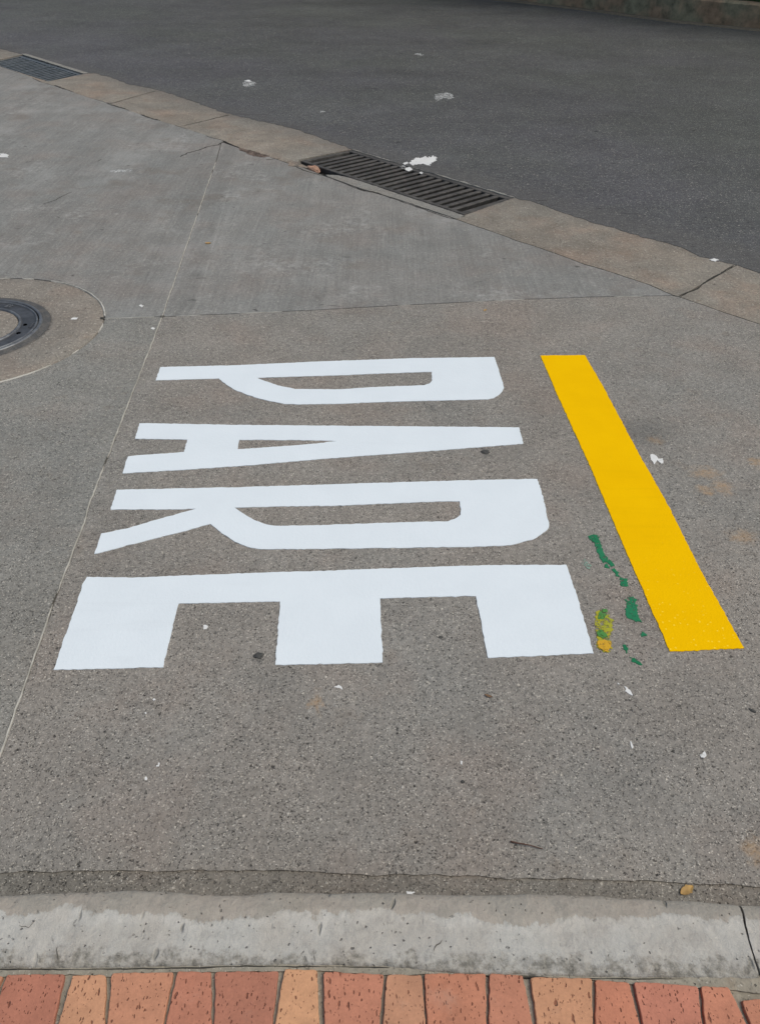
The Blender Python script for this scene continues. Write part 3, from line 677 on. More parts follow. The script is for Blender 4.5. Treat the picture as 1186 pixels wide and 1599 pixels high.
# ------------------------------------------------------------------ kerb
ke_px = [(-60, 1401), (0, 1399), (67, 1395), (145, 1392.5), (216, 1390), (270, 1391.5), (303, 1396), (354, 1398), (398, 1396), (420, 1392.5), (518, 1395), (616, 1393), (670, 1397), (720, 1397), (800, 1396), (853, 1396), (921, 1399), (1056, 1406), (1186, 1414), (1250, 1417)]
kb_px = [(-60, 1508), (0, 1508), (135, 1508), (260, 1506), (400, 1503), (602, 1505), (650, 1511), (687, 1515), (786, 1519), (921, 1522), (1060, 1523), (1186, 1524), (1250, 1525)]
KE = [at(x, y, .086) for x, y in ke_px]; KB = [at(x, y, .105) for x, y in kb_px]
def interp(L, x):
    if x <= L[0].x: return L[0].y
    if x >= L[-1].x: return L[-1].y
    for i in range(len(L) - 1):
        if L[i].x <= x <= L[i + 1].x: return L[i].y + (L[i + 1].y - L[i].y) * (x - L[i].x) / (L[i + 1].x - L[i].x)
ck = [at(1154, 1413, .09), at(1160, 1426, .10), at(1163, 1446, .105), at(1169, 1470, .105), at(1175, 1492, .105), at(1186, 1517, .105)]
ckp = [(-.1, ck[0].x), (0, ck[0].x), (.15, ck[1].x), (.35, ck[2].x), (.55, ck[3].x), (.75, ck[4].x), (1, ck[5].x), (1.2, ck[5].x)]
def crackx(t):
    for i in range(len(ckp) - 1):
        if ckp[i][0] <= t <= ckp[i + 1][0]:
            f = (t - ckp[i][0]) / (ckp[i + 1][0] - ckp[i][0]); return ckp[i][1] + f * (ckp[i + 1][1] - ckp[i][1])
    return ckp[-1][1]
#  profile: (t across from road edge to sidewalk edge, z)
KP = [(0.01, -.06), (.0, .0), (-.004, .05), (-.002, .078), (.01, .086), (.03, .091), (.07, .0945), (.12, .098), (.18, .1005), (.24, .102)] + [(.27 + .62 * i / 14, .1035) for i in range(0, 15)] + [(.92, .103), (.96, .100), (1.0, .096), (1.005, .08), (1.005, .03)]
def kerb(xs, left, right):
    bm = bmesh.new(); prev = None; n = len(xs)
    for i, x in enumerate(xs):
        row = []
        for t, z in KP:
            xx = x
            if right is not None: xx = min(x, right(t)) if i < n - 1 else right(t)
            if left is not None: xx = max(x, left(t)) if i > 0 else left(t)
            ye, yb = interp(KE, xx), interp(KB, xx)
            y = ye + (yb - ye) * t
            p = Vector((xx, y, z))
            if z > .02:
                p.z += .0022 * noise.noise(Vector((xx * 9, y * 9, 1))) + .0012 * noise.noise(Vector((xx * 40, y * 40, 3)))
                p.y += .0022 * noise.noise(Vector((xx * 22, t * 2, 7))) + .001 * noise.noise(Vector((xx * 90, t * 2, 7)))
            row.append(bm.verts.new(p))
        if prev:
            for k in range(len(KP) - 1): bm.faces.new((prev[k], prev[k + 1], row[k + 1], row[k]))
        else: first = row
        prev = row
    for rr, rev in ((first, False), (prev, True)):
        cp = [bm.verts.new(q.co) for q in rr]; f = bm.faces.new(cp if not rev else list(reversed(cp)))
    side = [f for f in bm.faces if len(f.verts) == 4]; bmesh.ops.recalc_face_normals(bm, faces=side)
    if sum(f.normal.z * f.calc_area() for f in bm.faces if len(f.verts) == 4) < 0: bmesh.ops.reverse_faces(bm, faces=side)
    o = from_bm('kerb', bm, M_kerb)
    for p in o.data.polygons: p.use_smooth = len(p.vertices) == 4
    tag(o, kind='structure'); return o
xm = ck[0].x
xl = [-60, -20, -6, -3, -2, -1.5] + [-1.2 + .004 * i for i in range(int((xm + 1.2) / .004) - 1)] 
xl = [x for x in xl if x < min(crackx(0), crackx(1)) - .02] + [min(crackx(0), crackx(1)) - .01, xm]
K0 = kerb(xl, None, lambda t: crackx(t) - .0022 + .0016 * noise.noise(Vector((t * 14, 3, 1))))
xr0 = max(crackx(0), crackx(1)) + .015
kerb([xm, xr0] + [xr0 + .006 * i for i in range(1, 60)] + [1.5, 2, 3, 6, 20, 60], lambda t: crackx(t) + .0022 + .0016 * noise.noise(Vector((t * 14, 9, 1))), None)
# fine hair cracks in the cement skin at the road side of the kerb
def kcrack(px, hw=.0006, z=.1036):
    l = [at(x, y, z).xy for x, y in px]
    return ribbon('crack', rag(l, .006, .0012, 60, 3, False), lambda t, p: hw * (1 + .6 * nz(p, 60, 2)), z + .001, M_dirt, None, .0003, 0)

kb_line = [Vector((x_, interp(KB, x_) - .0025)) for x_ in [-.75 + .01 * i for i in range(152)]]
BACK = kb_line
def kcr(px, hw=.001, z=.1045):
    ribbon('chip', rag([at(x, y, z).xy for x, y in px], .005, .0015, 80, px[0][0] % 17, False), lambda t, p: hw * (1 + .8 * nz(p, 90, 2)), z, M_kchip, K0, .0004, 0)
M_kchip = simple('kerb_chip_dark', (.105, .098, .085), .95, .35, 120)  # dark tone of the kerb's gouges, cracks and stains
for px_, hw_ in (([(300, 1399), (318, 1402), (336, 1401), (352, 1404), (382, 1405), (398, 1399)], .0010), ([(152, 1463), (158, 1466), (165, 1461)], .0035), ([(188, 1447), (192, 1440), (198, 1435)], .0015),
                 ([(209, 1464), (214, 1459), (218, 1455)], .0018), ([(229, 1471), (233, 1466)], .0035), ([(218, 1404), (212, 1409), (203, 1410)], .0010), ([(150, 1395), (152, 1402), (158, 1408)], .0010),
                 ([(335, 1426), (338, 1430), (343, 1430)], .0008), ([(282, 1435), (286, 1444)], .0012), ([(346, 1457), (351, 1459)], .0035), ([(655, 1455), (659, 1446)], .0026), ([(677, 1483), (682, 1475), (690, 1468)], .0036),
                 ([(932, 1447), (933, 1436)], .0042), ([(951, 1452), (953, 1442)], .0012), ([(989, 1470), (990, 1460)], .0022), ([(778, 1461), (780, 1456)], .0018), ([(30, 1445), (44, 1449), (54, 1438)], .0012), ([(90, 1497), (90, 1478)], .0022), ([(967, 1512), (970, 1516)], .0040)):
    kcr(px_, hw_ * (.5 if px_[0][1] < 1412 else 1), .0935 if px_[0][1] < 1403 else .098 if px_[0][1] < 1412 else .1045)
# ------------------------------------------------------------------ brick sidewalk
ZB = .100
mort = sheet('sidewalk', [(-60, -20), (60, -20), (60, .60), (-60, .60)], .091, .06, M_mortar); tag(mort, kind='structure')
mj = [at(x, y, .096).xy for x, y in [(-60, 1504), (0, 1505), (135, 1505), (400, 1500), (602, 1502), (690, 1513), (786, 1517), (921, 1520), (1186, 1522), (1250, 1523), (1250, 1556), (1140, 1546), (1092, 1542), (985, 1536), (921, 1529), (813, 1523), (600, 1522), (498, 1516), (400, 1517), (270, 1519), (169, 1524), (100, 1522), (0, 1526), (-60, 1527)]]
o = sheet('mortar_band', rag(mj, .01, .0012, 40, 3), .0955, .02, M_mortar, mort)
ribbon('dirt_line', BACK, lambda t, p: .0018 * (1 + 1.2 * nz(p, 18, 3)) if nz(p, 11, 6) > -.25 else 0, .0955, M_dirt, mort, .0008, .001)
RED, PALE, MIDT, DRK = (.455, .188, .118), (.50, .268, .155), (.475, .220, .130), (.400, .160, .108)
BR = [  # top-left, bottom-left, top-right, bottom-right, tone
 ((-85, 1524), (-110, 1599), (5, 1523), (-24, 1599), MIDT),
 ((11, 1522), (-18, 1599), (101, 1520), (84, 1599), DRK), ((114, 1522), (91, 1599), (166, 1522), (163, 1599), PALE),
 ((175, 1519), (167, 1599), (272, 1517), (254, 1599), MIDT), ((277, 1516), (258, 1599), (330, 1517), (330, 1599), RED),
 ((336, 1516), (334, 1599), (435, 1516), (425, 1599), DRK), ((444, 1513), (429, 1599), (494, 1514), (499, 1599), PALE),
 ((505, 1517), (506, 1599), (599, 1521), (592, 1599), RED), ((604, 1521), (597, 1599), (658, 1522), (664, 1599), MIDT),
 ((662, 1519), (667, 1599), (758, 1520), (759, 1599), RED), ((764, 1520), (763, 1599), (816, 1522), (831, 1599), RED),
 ((827, 1525), (838, 1599), (924, 1527), (925, 1599), PALE), ((929, 1529), (929, 1599), (982, 1534), (998, 1599), RED),
 ((988, 1532), (1003, 1599), (1089, 1539), (1096, 1599), RED), ((1094, 1539), (1101, 1599), (1137, 1541), (1165, 1599), RED),
 ((1157, 1561), (1171, 1599), (1240, 1556), (1262, 1599), RED)]
def brick(bm, lay, q, tone, seed):
    """q: TL, BL, BR, TR in metres (level outline)"""
    c = sum(q, Vector((0, 0))) / 4; rr = .004
    out = []
    for i in range(4):                              # round the corners a little
        p, a, b = q[i], q[i - 1], q[(i + 1) % 4]
        for s_ in (0, .5, 1):
            e1 = p + (a - p).normalized() * rr; e2 = p + (b - p).normalized() * rr
            out.append((e1.lerp(p, s_)).lerp(p.lerp(e2, s_), s_))
    out = rag(out, .005, .0008, 70, seed)
    def ring(k, z): return [bm.verts.new(((p + (c - p).normalized() * k).x, (p + (c - p).normalized() * k).y, z)) for p in out]
    tilt = .0012 * noise.noise(Vector((seed * 3.1, 0, 0)))
    rs = [ring(0, ZB - .05), ring(0, ZB - .003 + tilt), ring(.0007, ZB - .0008 + tilt), ring(.0022, ZB + tilt)]
    fs = []
    for a, b in zip(rs, rs[1:]):
        for i in range(len(a)): fs.append(bm.faces.new((a[i], a[(i + 1) % len(a)], b[(i + 1) % len(a)], b[i])))
    fs.append(bm.faces.new(rs[-1]))
    j = [random.uniform(.95, 1.05) for _ in range(3)]
    for f in fs:
        for l in f.loops: l[lay] = (tone[0] * j[0], tone[1] * j[1], tone[2] * j[2], 1)
bm = bmesh.new(); lay = bm.loops.layers.float_color.new('tone')
row = []
for k, (tl, bl, tr, br, tone) in enumerate(BR):
    TL, BL, TR, BRr = [at(x, y, ZB).xy for x, y in (tl, bl, tr, br)]
    BL = TL + (BL - TL).normalized() * .2; BRr = TR + (BRr - TR).normalized() * .2
    brick(bm, lay, [TL, BL, BRr, TR], tone, k + 1); row.append((BL.x, BRr.x))
x = at(-92, 1524, ZB).x
while x > -2.5:                                      # the rest of the first course and the courses behind
    w_ = .115 if random.random() < .5 else .066; brick(bm, lay, [Vector((x - w_, .552)), Vector((x - w_, .352)), Vector((x, .352)), Vector((x, .552))], random.choice([RED, DRK, MIDT, PALE]), x * 10); x -= w_ + .007
x = at(1270, 1556, ZB).x + .01
while x < 2.5:
    w_ = .115 if random.random() < .5 else .066; brick(bm, lay, [Vector((x, .535)), Vector((x, .345)), Vector((x + w_, .345)), Vector((x + w_, .535))], random.choice([RED, DRK, MIDT, PALE]), x * 10); x += w_ + .007
for r in range(9):
    y = .335 - r * .21; x = -2.5 + random.uniform(0, .08)
    while x < 2.5:
        w_ = .115 if random.random() < .5 else .066; brick(bm, lay, [Vector((x, y)), Vector((x, y - .2)), Vector((x + w_, y - .2)), Vector((x + w_, y))], random.choice([RED, DRK, MIDT, PALE, RED]), x * 10 + r); x += w_ + .007
bmesh.ops.recalc_face_normals(bm, faces=bm.faces)
from_bm('brick_paving', bm, M_brick, mort)

# ------------------------------------------------------------------ painted letters and line
def marking(name, outer, holes, mat, label, cat, group, thick=.0022, amp=.0013, seed=1):
    po = ats(outer); c = centre(po, 0)
    ho = [rag(ats(h_), .010, amp, 70, seed + 3) for h_ in holes]
    o = sheet(name, rag(po, .010, amp, 70, seed), thick, thick, mat, holes=ho, origin=c); tag(o, label, cat, group); return o
GL = 'white letters of the word PARE'
marking('painted_letter', [(250.4, 573.7), (366, 571), (500, 565), (640, 560), (771.5, 558), (786, 604), (785, 610), (778, 617.5), (770, 622), (760, 624), (680, 626), (600, 628), (530, 631), (467, 632), (444, 631), (417, 626), (390, 618.6), (366, 609), (352.6, 600.7), (341, 591.5), (243.7, 594.3)],
        [[(401.5, 590.6), (460, 588.5), (530, 586.5), (600, 583.5), (673.7, 581), (674, 595.6), (670, 599.5), (662, 602), (584, 605), (530, 608.5), (460.5, 608), (433.5, 602.4), (416.7, 596.5)]],
        M_white, 'white letter P painted on the concrete, farthest of the four letters', 'painted letter', GL, seed=1)
marking('painted_letter', [(218.4, 661.4), (366, 664), (530, 665.5), (716, 667), (809.6, 668), (816.4, 693.5), (668.6, 705), (500, 717.4), (396.4, 726.5), (281.8, 734.6), (191.7, 739.7), (199.8, 713.7), (211, 712), (287.5, 706.6), (292.6, 687), (211, 685.7)],
        [[(373.5, 687.4), (440, 687.6), (500, 688.4), (526, 689.6), (510, 691), (494, 693.2), (443.7, 697.4), (370.8, 702)]],
        M_white, 'white letter A painted on the concrete between the P and the R', 'painted letter', GL, seed=2)
marking('painted_letter', [(183.3, 765.3), (366, 761.6), (530, 756.5), (675, 752), (838, 748), (847, 776), (856.5, 820), (854, 827), (847, 833), (834, 842), (815, 847), (796.8, 852), (736, 854.5), (620, 856), (500, 857.7), (406.6, 858), (386, 854.3), (366, 846), (346, 832.7), (329, 818.5), (285, 830.7), (214, 848.6), (147.5, 865.8), (158.7, 834), (197.5, 826), (245, 812), (288.5, 800), (306, 795), (288.5, 795.6), (172.8, 796.3)],
        [[(366, 793), (430, 791.5), (530, 790), (600, 787), (675, 784), (717, 783.5), (719, 794.6), (718.6, 804.8), (714, 809), (699, 814.5), (601, 817), (500, 820.6), (433.5, 822), (416.7, 820), (396.4, 812.5), (379.6, 802.4)]],
        M_white, 'white letter R painted on the concrete between the A and the E', 'painted letter', GL, seed=3)
marking('painted_letter', [(136, 901.5), (201, 902.7), (297.5, 899), (416, 894.5), (500, 892.3), (593, 888.6), (756, 883), (884, 882.8), (903.4, 941.8), (926, 1020.5), (833.6, 1025), (760.7, 1027.9), (752, 978.6), (742.4, 931), (593, 935), (598, 1034.9), (500, 1037.6), (430, 1038.8), (437.4, 939.8), (279, 943), (254.8, 1042.5), (85.2, 1046.6), (97, 1007), (115.7, 955), (121, 940.5), (128.6, 914.5)],
        [], M_white, 'white letter E painted on the concrete, nearest and largest of the four letters', 'painted letter', GL, seed=4)
marking('painted_line', [(843, 555.6), (912.3, 555), (943, 608), (995, 706), (1041, 787), (1093, 891.5), (1160.6, 1012.6), (1100, 1015.5), (1044.8, 1017.8), (962.7, 829.7), (920.4, 728.8), (868.3, 614.9)],
        [], M_yellow, 'broad slanting yellow stripe painted on the concrete right of the white letters', 'painted line', None, seed=5)

# ------------------------------------------------------------------ spilt paint
def spill(px, mat, label, group=None, z=.0016, zl=0, name='paint_spill', amp=.0022, step=.0045, cat='paint spill'):
    po = [at(x, y, zl).xy for x, y in px]; c = centre(po, zl)
    po = [q + Vector((nz(q, 300, 3), nz(q, 300, 9))) * amp * 1.2 for q in rag(po, step * .6, amp * 1.4, 110, sum(px[0]) % 50)]
    o = sheet(name, po, zl + z, .0014, mat, origin=c); tag(o, label, cat, group); return o
S = lambda pts: [(900 + x / 6.95, 820 + y / 6.95) for x, y in pts]
GG = 'green paint spills left of the yellow stripe'
spill(S([(130, 120), (190, 110), (235, 120), (240, 170), (265, 240), (285, 300), (325, 350), (370, 390), (400, 440), (370, 455), (335, 405), (300, 415), (255, 370), (225, 300), (205, 240), (190, 185), (145, 165)]), M_green, 'long narrow green paint streak starting level with the bottom of the letter R', GG)
spill(S([(285, 440), (328, 420), (358, 482), (310, 470)]), M_green, 'small green paint fleck touching the lower end of the long green streak', GG)
spill(S([(375, 490), (400, 465), (460, 510), (470, 572), (430, 550)]), M_green, 'slanting green paint patch just below the long green streak', GG)
spill(S([(475, 575), (540, 575), (550, 660), (480, 662)]), M_green, 'squarish green paint patch above the large green patch', GG)
spill(S([(520, 812), (585, 778), (560, 765), (600, 770), (630, 800), (650, 900), (690, 1040), (700, 1065), (620, 1040), (540, 1010), (530, 930), (550, 870)]), M_green, 'largest green paint patch, a wedge close to the yellow stripe', GG)
spill(S([(690, 1185), (720, 1162), (755, 1185), (745, 1215), (705, 1215)]), M_green, 'round green paint dot below the large green wedge', GG)
spill(S([(500, 1310), (530, 1310), (550, 1350), (545, 1405), (525, 1390), (520, 1350)]), M_green, 'thin upright green paint tick right of the olive patch', GG)
spill(S([(588, 1445), (625, 1445), (650, 1475), (715, 1510), (680, 1520), (600, 1480)]), M_green, 'lowest green paint smear, level with the foot of the yellow stripe', GG)
spill(S([(45, 410), (90, 375), (150, 430), (145, 475), (100, 460)]), M_teal, 'faint pale teal paint smudge by the upper right corner of the letter E')
ol = spill(S([(205, 950), (260, 915), (320, 915), (350, 970), (380, 1030), (385, 1130), (350, 1200), (380, 1300), (370, 1350), (325, 1390), (270, 1365), (215, 1330), (225, 1240), (215, 1150), (200, 1030)]), M_olive, 'mottled yellow and green paint patch at the lower right corner of the letter E')
for px, mt, z in ((S([(220, 1265), (300, 1245), (375, 1275), (380, 1310), (325, 1385), (225, 1330)]), M_orange, .0032), (S([(225, 985), (255, 925), (320, 910), (330, 965), (290, 1030), (235, 1025)]), M_green_thin, .0032), (S([(215, 1160), (260, 1140), (310, 1180), (345, 1245), (290, 1240), (225, 1205)]), M_green_thin, .0032)):
    po = ats(px); o = sheet('paint_blot', [p - Vector(ol.location.xy) for p in rag(po, .006, .002, 110, 4)], z, .001, mt, ol)

def ragged(cx, cy, w_, h_, n=14, seed=0, zl=0, rot=0):
    rnd = random.Random(seed); out = []
    for i in range(n):
        a = 2 * math.pi * i / n; r = rnd.uniform(.55, 1.1); x, y = math.cos(a) * w_ / 2 * r, math.sin(a) * h_ / 2 * r
        out.append((cx + x * math.cos(rot) - y * math.sin(rot), cy + x * math.sin(rot) + y * math.cos(rot)))
    return out
GW = 'white paint drips on the lower concrete slab'
Z1 = lambda pts, ox, oy, s: [(ox + x / s, oy + y / s) for x, y in pts]
spill(Z1([(90, 450), (110, 440), (160, 465), (175, 490), (215, 485), (220, 535), (195, 535), (165, 505), (130, 545), (95, 490)], 1000, 640, 6.376), M_splash, 'white star-shaped paint fleck right of the yellow stripe', GW, amp=.001)
spill(Z1([(295, 208), (312, 215), (340, 245), (348, 270), (325, 255), (300, 240), (305, 228)], 900, 1020, 3.9965), M_splash, 'white angular paint drip below the lowest green smear', GW, amp=.0008)
spill(Z1([(250, 185), (262, 188), (266, 197), (256, 194)], 900, 1020, 3.9965), M_splash, 'tiny white paint dot left of the angular white drip', GW, amp=.0004, step=.003)
spill(Z1([(330, 552), (342, 556), (352, 592), (340, 596)], 900, 1020, 3.9965), M_splash, 'short upright white paint tick on the concrete below the yellow stripe', GW, amp=.0005)
spill(Z1([(765, 635), (780, 628), (795, 612), (805, 640), (795, 658), (775, 652)], 900, 1020, 3.9965), M_splash, 'white paint chip near the right edge, above the yellow leaf', GW, amp=.0006)
spill(Z1([(670, 490), (677, 482), (685, 492), (681, 500), (671, 500)], 0, 1050, 2.965), M_splash, 'round white paint dot on the concrete below the left foot of the letter E', GW, amp=.0004, step=.003)
spill(Z1([(735, 418), (741, 420), (737, 437), (724, 437), (724, 432), (732, 430)], 0, 1050, 2.965), M_splash, 'hooked white paint mark just above the round white dot', GW, amp=.0003, step=.003)
spill(Z1([(707, 126), (716, 121), (722, 128), (712, 132)], 0, 1050, 2.965), M_splash, 'oval white paint dot close under the left foot of the letter E', GW, amp=.0003, step=.003)
spill(Z1([(670, 187), (677, 184), (680, 191), (673, 194)], 0, 1050, 2.965), M_splash, 'smaller white paint dot just left of the oval one', GW, amp=.0003, step=.003)
spill(Z1([(398, 95), (420, 84), (432, 92), (437, 108), (424, 98), (410, 96)], 380, 1040, 2.824), M_splash, 'crooked white paint flake on the concrete below the middle arm of the letter E', GW, amp=.0006)
spill(Z1([(693, 287), (703, 285), (714, 292), (708, 303), (696, 304)], 60, 870, 2.695), M_splash, 'white paint dot inside the left opening of the letter E', GW, amp=.0006)
spill(Z1([(955, 418), (965, 422), (962, 436), (957, 432)], 380, 1040, 2.824), M_splash, 'tiny white paint speck in the middle of the open concrete', GW, amp=.0003, step=.003)
spill(Z1([(692, 217), (732, 217), (733, 222), (722, 224), (727, 244), (718, 238), (706, 228), (697, 228)], 400, 1320, 2.965), M_splash, 'white arrow-shaped paint chip on the rounded edge of the kerb', None, zl=.068, z=.003, amp=.0004, step=.003)
GU = 'white paint marks on the upper slab and collar'
spill([(0, 239), (8, 241), (15.5, 243.5), (15, 246), (0, 245)], M_splash, 'white paint splash at the left picture edge on the upper slab', GU, amp=.01, step=.02)
spill([(172, 267), (186, 265), (194, 266), (205, 264), (206, 267), (198, 269.5), (188, 268.5), (180, 269.5)], M_splash_thin, 'thin worn white paint smear on the upper left slab', GU, amp=.006, step=.02)
spill([(217, 477), (221, 476), (224, 478), (222, 480)], M_splash, 'small white paint dot on the upper slab above the joint crossing', GU, amp=.002)
spill([(111, 498), (116, 496), (121, 497), (120, 499), (112, 499)], M_splash, 'white paint dash on the tan collar of the manhole', GU, amp=.0015)
spill([(235, 513), (239, 511), (242, 513), (240, 515)], M_splash, 'white paint dot beside the joint below the crossing', GU, amp=.001)
spill([(1108, 406), (1113, 403.5), (1120, 406), (1115, 409)], M_splash, 'white paint dot near the right end of the drain channel', None, zl=.0010, amp=.003)
GR = 'white paint splashes on the asphalt'
Z3 = lambda pts: Z1(pts, 440, 200, 2.965)
spill(Z3([(588, 163), (600, 150), (612, 146), (622, 138), (640, 140), (655, 134), (665, 131), (674, 138), (682, 132), (690, 138), (700, 126), (703, 136), (708, 131), (718, 140), (708, 146), (716, 150), (700, 156), (690, 160), (692, 166), (682, 168), (685, 175), (668, 170), (655, 166), (630, 168), (605, 172)]), M_splash, 'large ragged white paint splash on the asphalt edge above the rusty grate', GR, zl=.0010, amp=.0045, step=.012)
spill(Z3([(562, 163), (578, 157), (584, 166), (566, 171)]), M_splash, 'white paint dab left of the large splash', GR, zl=.0010, amp=.005, step=.012)
spill(Z1([(945, 210), (960, 197), (985, 196), (1005, 192), (1025, 200), (1030, 215), (1010, 222), (985, 216), (965, 222), (955, 232), (946, 222)], 360, 80, 2.965), M_splash_thin, 'broken white paint splash on the road above the large splash', GR, zl=.0010, amp=.012, step=.02)
spill(Z1([(55, 145), (75, 133), (95, 138), (118, 150), (100, 160), (75, 165), (60, 160)], 360, 80, 2.965), M_splash_thin, 'worn white paint splash on the road, leftmost of those on the asphalt', GR, zl=.0010, amp=.012, step=.02)
spill(Z1([(66, 138), (80, 133), (96, 138), (84, 142)], 360, 80, 2.965), M_splash, 'bright white dab at the top of the leftmost road splash', GR, zl=.009, amp=.008, step=.02)
spill(Z1([(848, 14), (870, 10), (893, 15), (885, 22), (862, 18)], 360, 80, 2.965), M_splash_thin, 'farthest small white paint splash on the road', GR, zl=.0010, amp=.012, step=.02)
spill(Z1([(413, 278), (430, 276), (435, 282), (418, 284)], 360, 80, 2.965), M_splash_thin, 'faint white paint dab on the road left of the rusty grate', GR, zl=.0010, amp=.008, step=.02)
GD = 'white paint drops on the rusty grate'
spill(Z3([(548, 180), (562, 174), (572, 180), (560, 190)]), M_splash, 'white paint drop on the upper frame of the rusty grate, leftmost of three', GD, zl=-.006, z=.003, amp=.004)
spill(Z3([(570, 186), (590, 182), (602, 192), (590, 201), (575, 197)]), M_splash, 'largest white paint drop on the upper frame of the rusty grate', GD, zl=-.006, z=.003, amp=.004)
spill(Z3([(635, 208), (645, 204), (652, 210), (645, 216)]), M_splash, 'small white paint drop on a bar of the rusty grate, rightmost of three', GD, zl=-.006, z=.003, amp=.003)

# ------------------------------------------------------------------ litter
def leaf(px, py, z, L_, W_, rz, mat, label, curl=.3):
    p = at(px, py, z); bm = bmesh.new(); n, k = 12, 6; rows = []
    for i in range(n + 1):
        t = i / n; hw = W_ / 2 * math.sin(math.pi * min(1, t * .95 + .03)) ** .8 * (1 + .35 * noise.noise(Vector((t * 7, 2 + px, 0))))
        r = []
        for j in range(k + 1):
            s_ = j / k * 2 - 1; r.append(bm.verts.new(((t - .5) * L_, s_ * hw, .002 + curl * abs(s_) ** 2 * W_ * .4 + .15 * L_ * (t - .5) ** 2 + .002 * noise.noise(Vector((t * 5, s_ * 2, 1))))))
        rows.append(r)
    for i in range(n):
        for j in range(k): bm.faces.new((rows[i][j], rows[i + 1][j], rows[i + 1][j + 1], rows[i][j + 1]))
    o = from_bm('leaf', bm, mat, smooth=True); o.location = p; o.rotation_euler = (0, 0, rz); tag(o, label, 'leaf'); return o
leaf(1071, 1391, -.003, .034, .018, .5, M_leaf, 'small dry yellow leaf lying in the gutter strip by the kerb')
leaf(325, 380.5, 0, .035, .022, .1, M_leaf, 'tiny dry yellow leaf on the smooth upper slab')
leaf(762, 1088, 0, .022, .007, -.4, M_leaf2, 'curled brown leaf scrap on the concrete below the letter E', .8)
leaf(755 + 2, 499, 0, .02, .012, 1, M_leaf, 'greenish yellow leaf scrap on the concrete above the yellow stripe') if False else None
leaf(757, 485, 0, .025, .012, 1, M_leaf, 'small yellow leaf scrap beside the cross joint left of the yellow stripe')
def twig(pxs, r, label):
    P = [at(x, y, 0) for x, y in pxs]; c = P[0].copy(); bm = bmesh.new(); prev = None
    pts = []
    for i in range(len(P) - 1):
        for j in range(5): pts.append(P[i].lerp(P[i + 1], j / 5))
    pts.append(P[-1])
    for i, p in enumerate(pts):
        t = i / (len(pts) - 1); rr = r * (1.2 - .6 * t); d = (pts[min(i + 1, len(pts) - 1)] - pts[max(i - 1, 0)]).normalized(); s_ = Vector((-d.y, d.x, 0))
        ring = [bm.verts.new(p - c + s_ * rr * math.cos(a) + Vector((0, 0, rr + .001 + .004 * math.sin(t * 3) + rr * math.sin(a))) + Vector((0, nz((p.x, p.y), 80, 2), 0)) * .001) for a in [2 * math.pi * k / 7 for k in range(7)]]
        if prev:
            for k in range(7): bm.faces.new((prev[k], prev[(k + 1) % 7], ring[(k + 1) % 7], ring[k]))
        else: bm.faces.new(ring)
        prev = ring
    bm.faces.new(prev); bmesh.ops.recalc_face_normals(bm, faces=bm.faces)
    o = from_bm('twig', bm, M_twig, smooth=True); o.location = c; tag(o, label, 'twig')
twig([(796, 1315), (810, 1319), (826, 1322), (846, 1326)], .0016, 'thin dark twig lying on the concrete near the kerb')
p = at(404, 1024); lump('stone', (p.x, p.y, .001), .013, M_stone, 'dark stone between the left and middle feet of the letter E', 'stone', 5, (1, .8, .35))
p = at(757, 706); lump('stone', (p.x, p.y, .001), .014, M_stone, 'dark stone beneath the tip of the letter A', 'stone', 8, (1.1, .9, .3))
p = at(722, 1221); lump('stone', (p.x, p.y, .001), .0045, M_stone, 'small dark stone on the open concrete between the letter E and the twig', 'stone', 9, (1.1, .9, .6))
p = at(688, 995); lump('stone', (p.x, p.y, .0), .006, M_stone, 'dark stone inside the right opening of the letter E', 'stone', 11, (1.1, .9, .3))
p = at(238, 1408, .06); lump('stone', (p.x, p.y, .083), .008, M_stone, 'grey stone bedded in the rounded edge of the kerb', 'stone', 12, (1.2, .9, .4))
p = at(1174, 1110); lump('stone', (p.x, p.y, .001), .006, M_stone, 'dark sliver of stone on the concrete at the right picture edge', 'stone', 14, (1.5, .8, .4), rz=-.6)

# ------------------------------------------------------------------ far side of the road
def kerbline(line, d0, d1, z0, z1, mat, name, wob=.01):
    ln = sub(line, .15, False) if False else [p for p in line]
    mid_ = [p for p in ln]
    fine = []
    for i in range(len(mid_) - 1):
        st = .12 if (mid_[i + 1] - mid_[i]).length < 8 and mid_[i].x > -2 and mid_[i].x < 8 else 2.0
        fine += sub([mid_[i], mid_[i + 1]], st, False)[:-1]
    fine.append(mid_[-1])
    a, b = offs(fine, d0), offs(fine, d1); bm = bmesh.new(); prev = None
    for p, q in zip(a, b):
        w1 = wob * nz(p, 2.2, 3); w2_ = wob * .6 * nz(p, 3.1, 8)
        row = [bm.verts.new((p.x, p.y, z0)), bm.verts.new((p.x + w1, p.y + w1, z1 - .03)), bm.verts.new((p.x + .02 + w1, p.y + .02 + w1, z1 + w2_)), bm.verts.new((q.x, q.y, z1 + w2_)), bm.verts.new((q.x, q.y, z0))]
        if prev:
            for k in range(4): bm.faces.new((prev[k], row[k], row[k + 1], prev[k + 1]))
        prev = row
    bmesh.ops.recalc_face_normals(bm, faces=bm.faces)
    o = from_bm(name, bm, mat); tag(o, kind='structure'); return o
kerbline(far, -.06, .13, -.1, .020, M_lip, 'gutter', .015)
kerbline(far, .14, .34, -.1, .33, M_farkerb, 'kerb', .02)
bank = [p for p in offs(far, .33)]
o = sheet('grass_bank', bank + [Vector((60, 60)), Vector((-28, 60))], .27, .4, M_soil); tag(o, kind='structure')
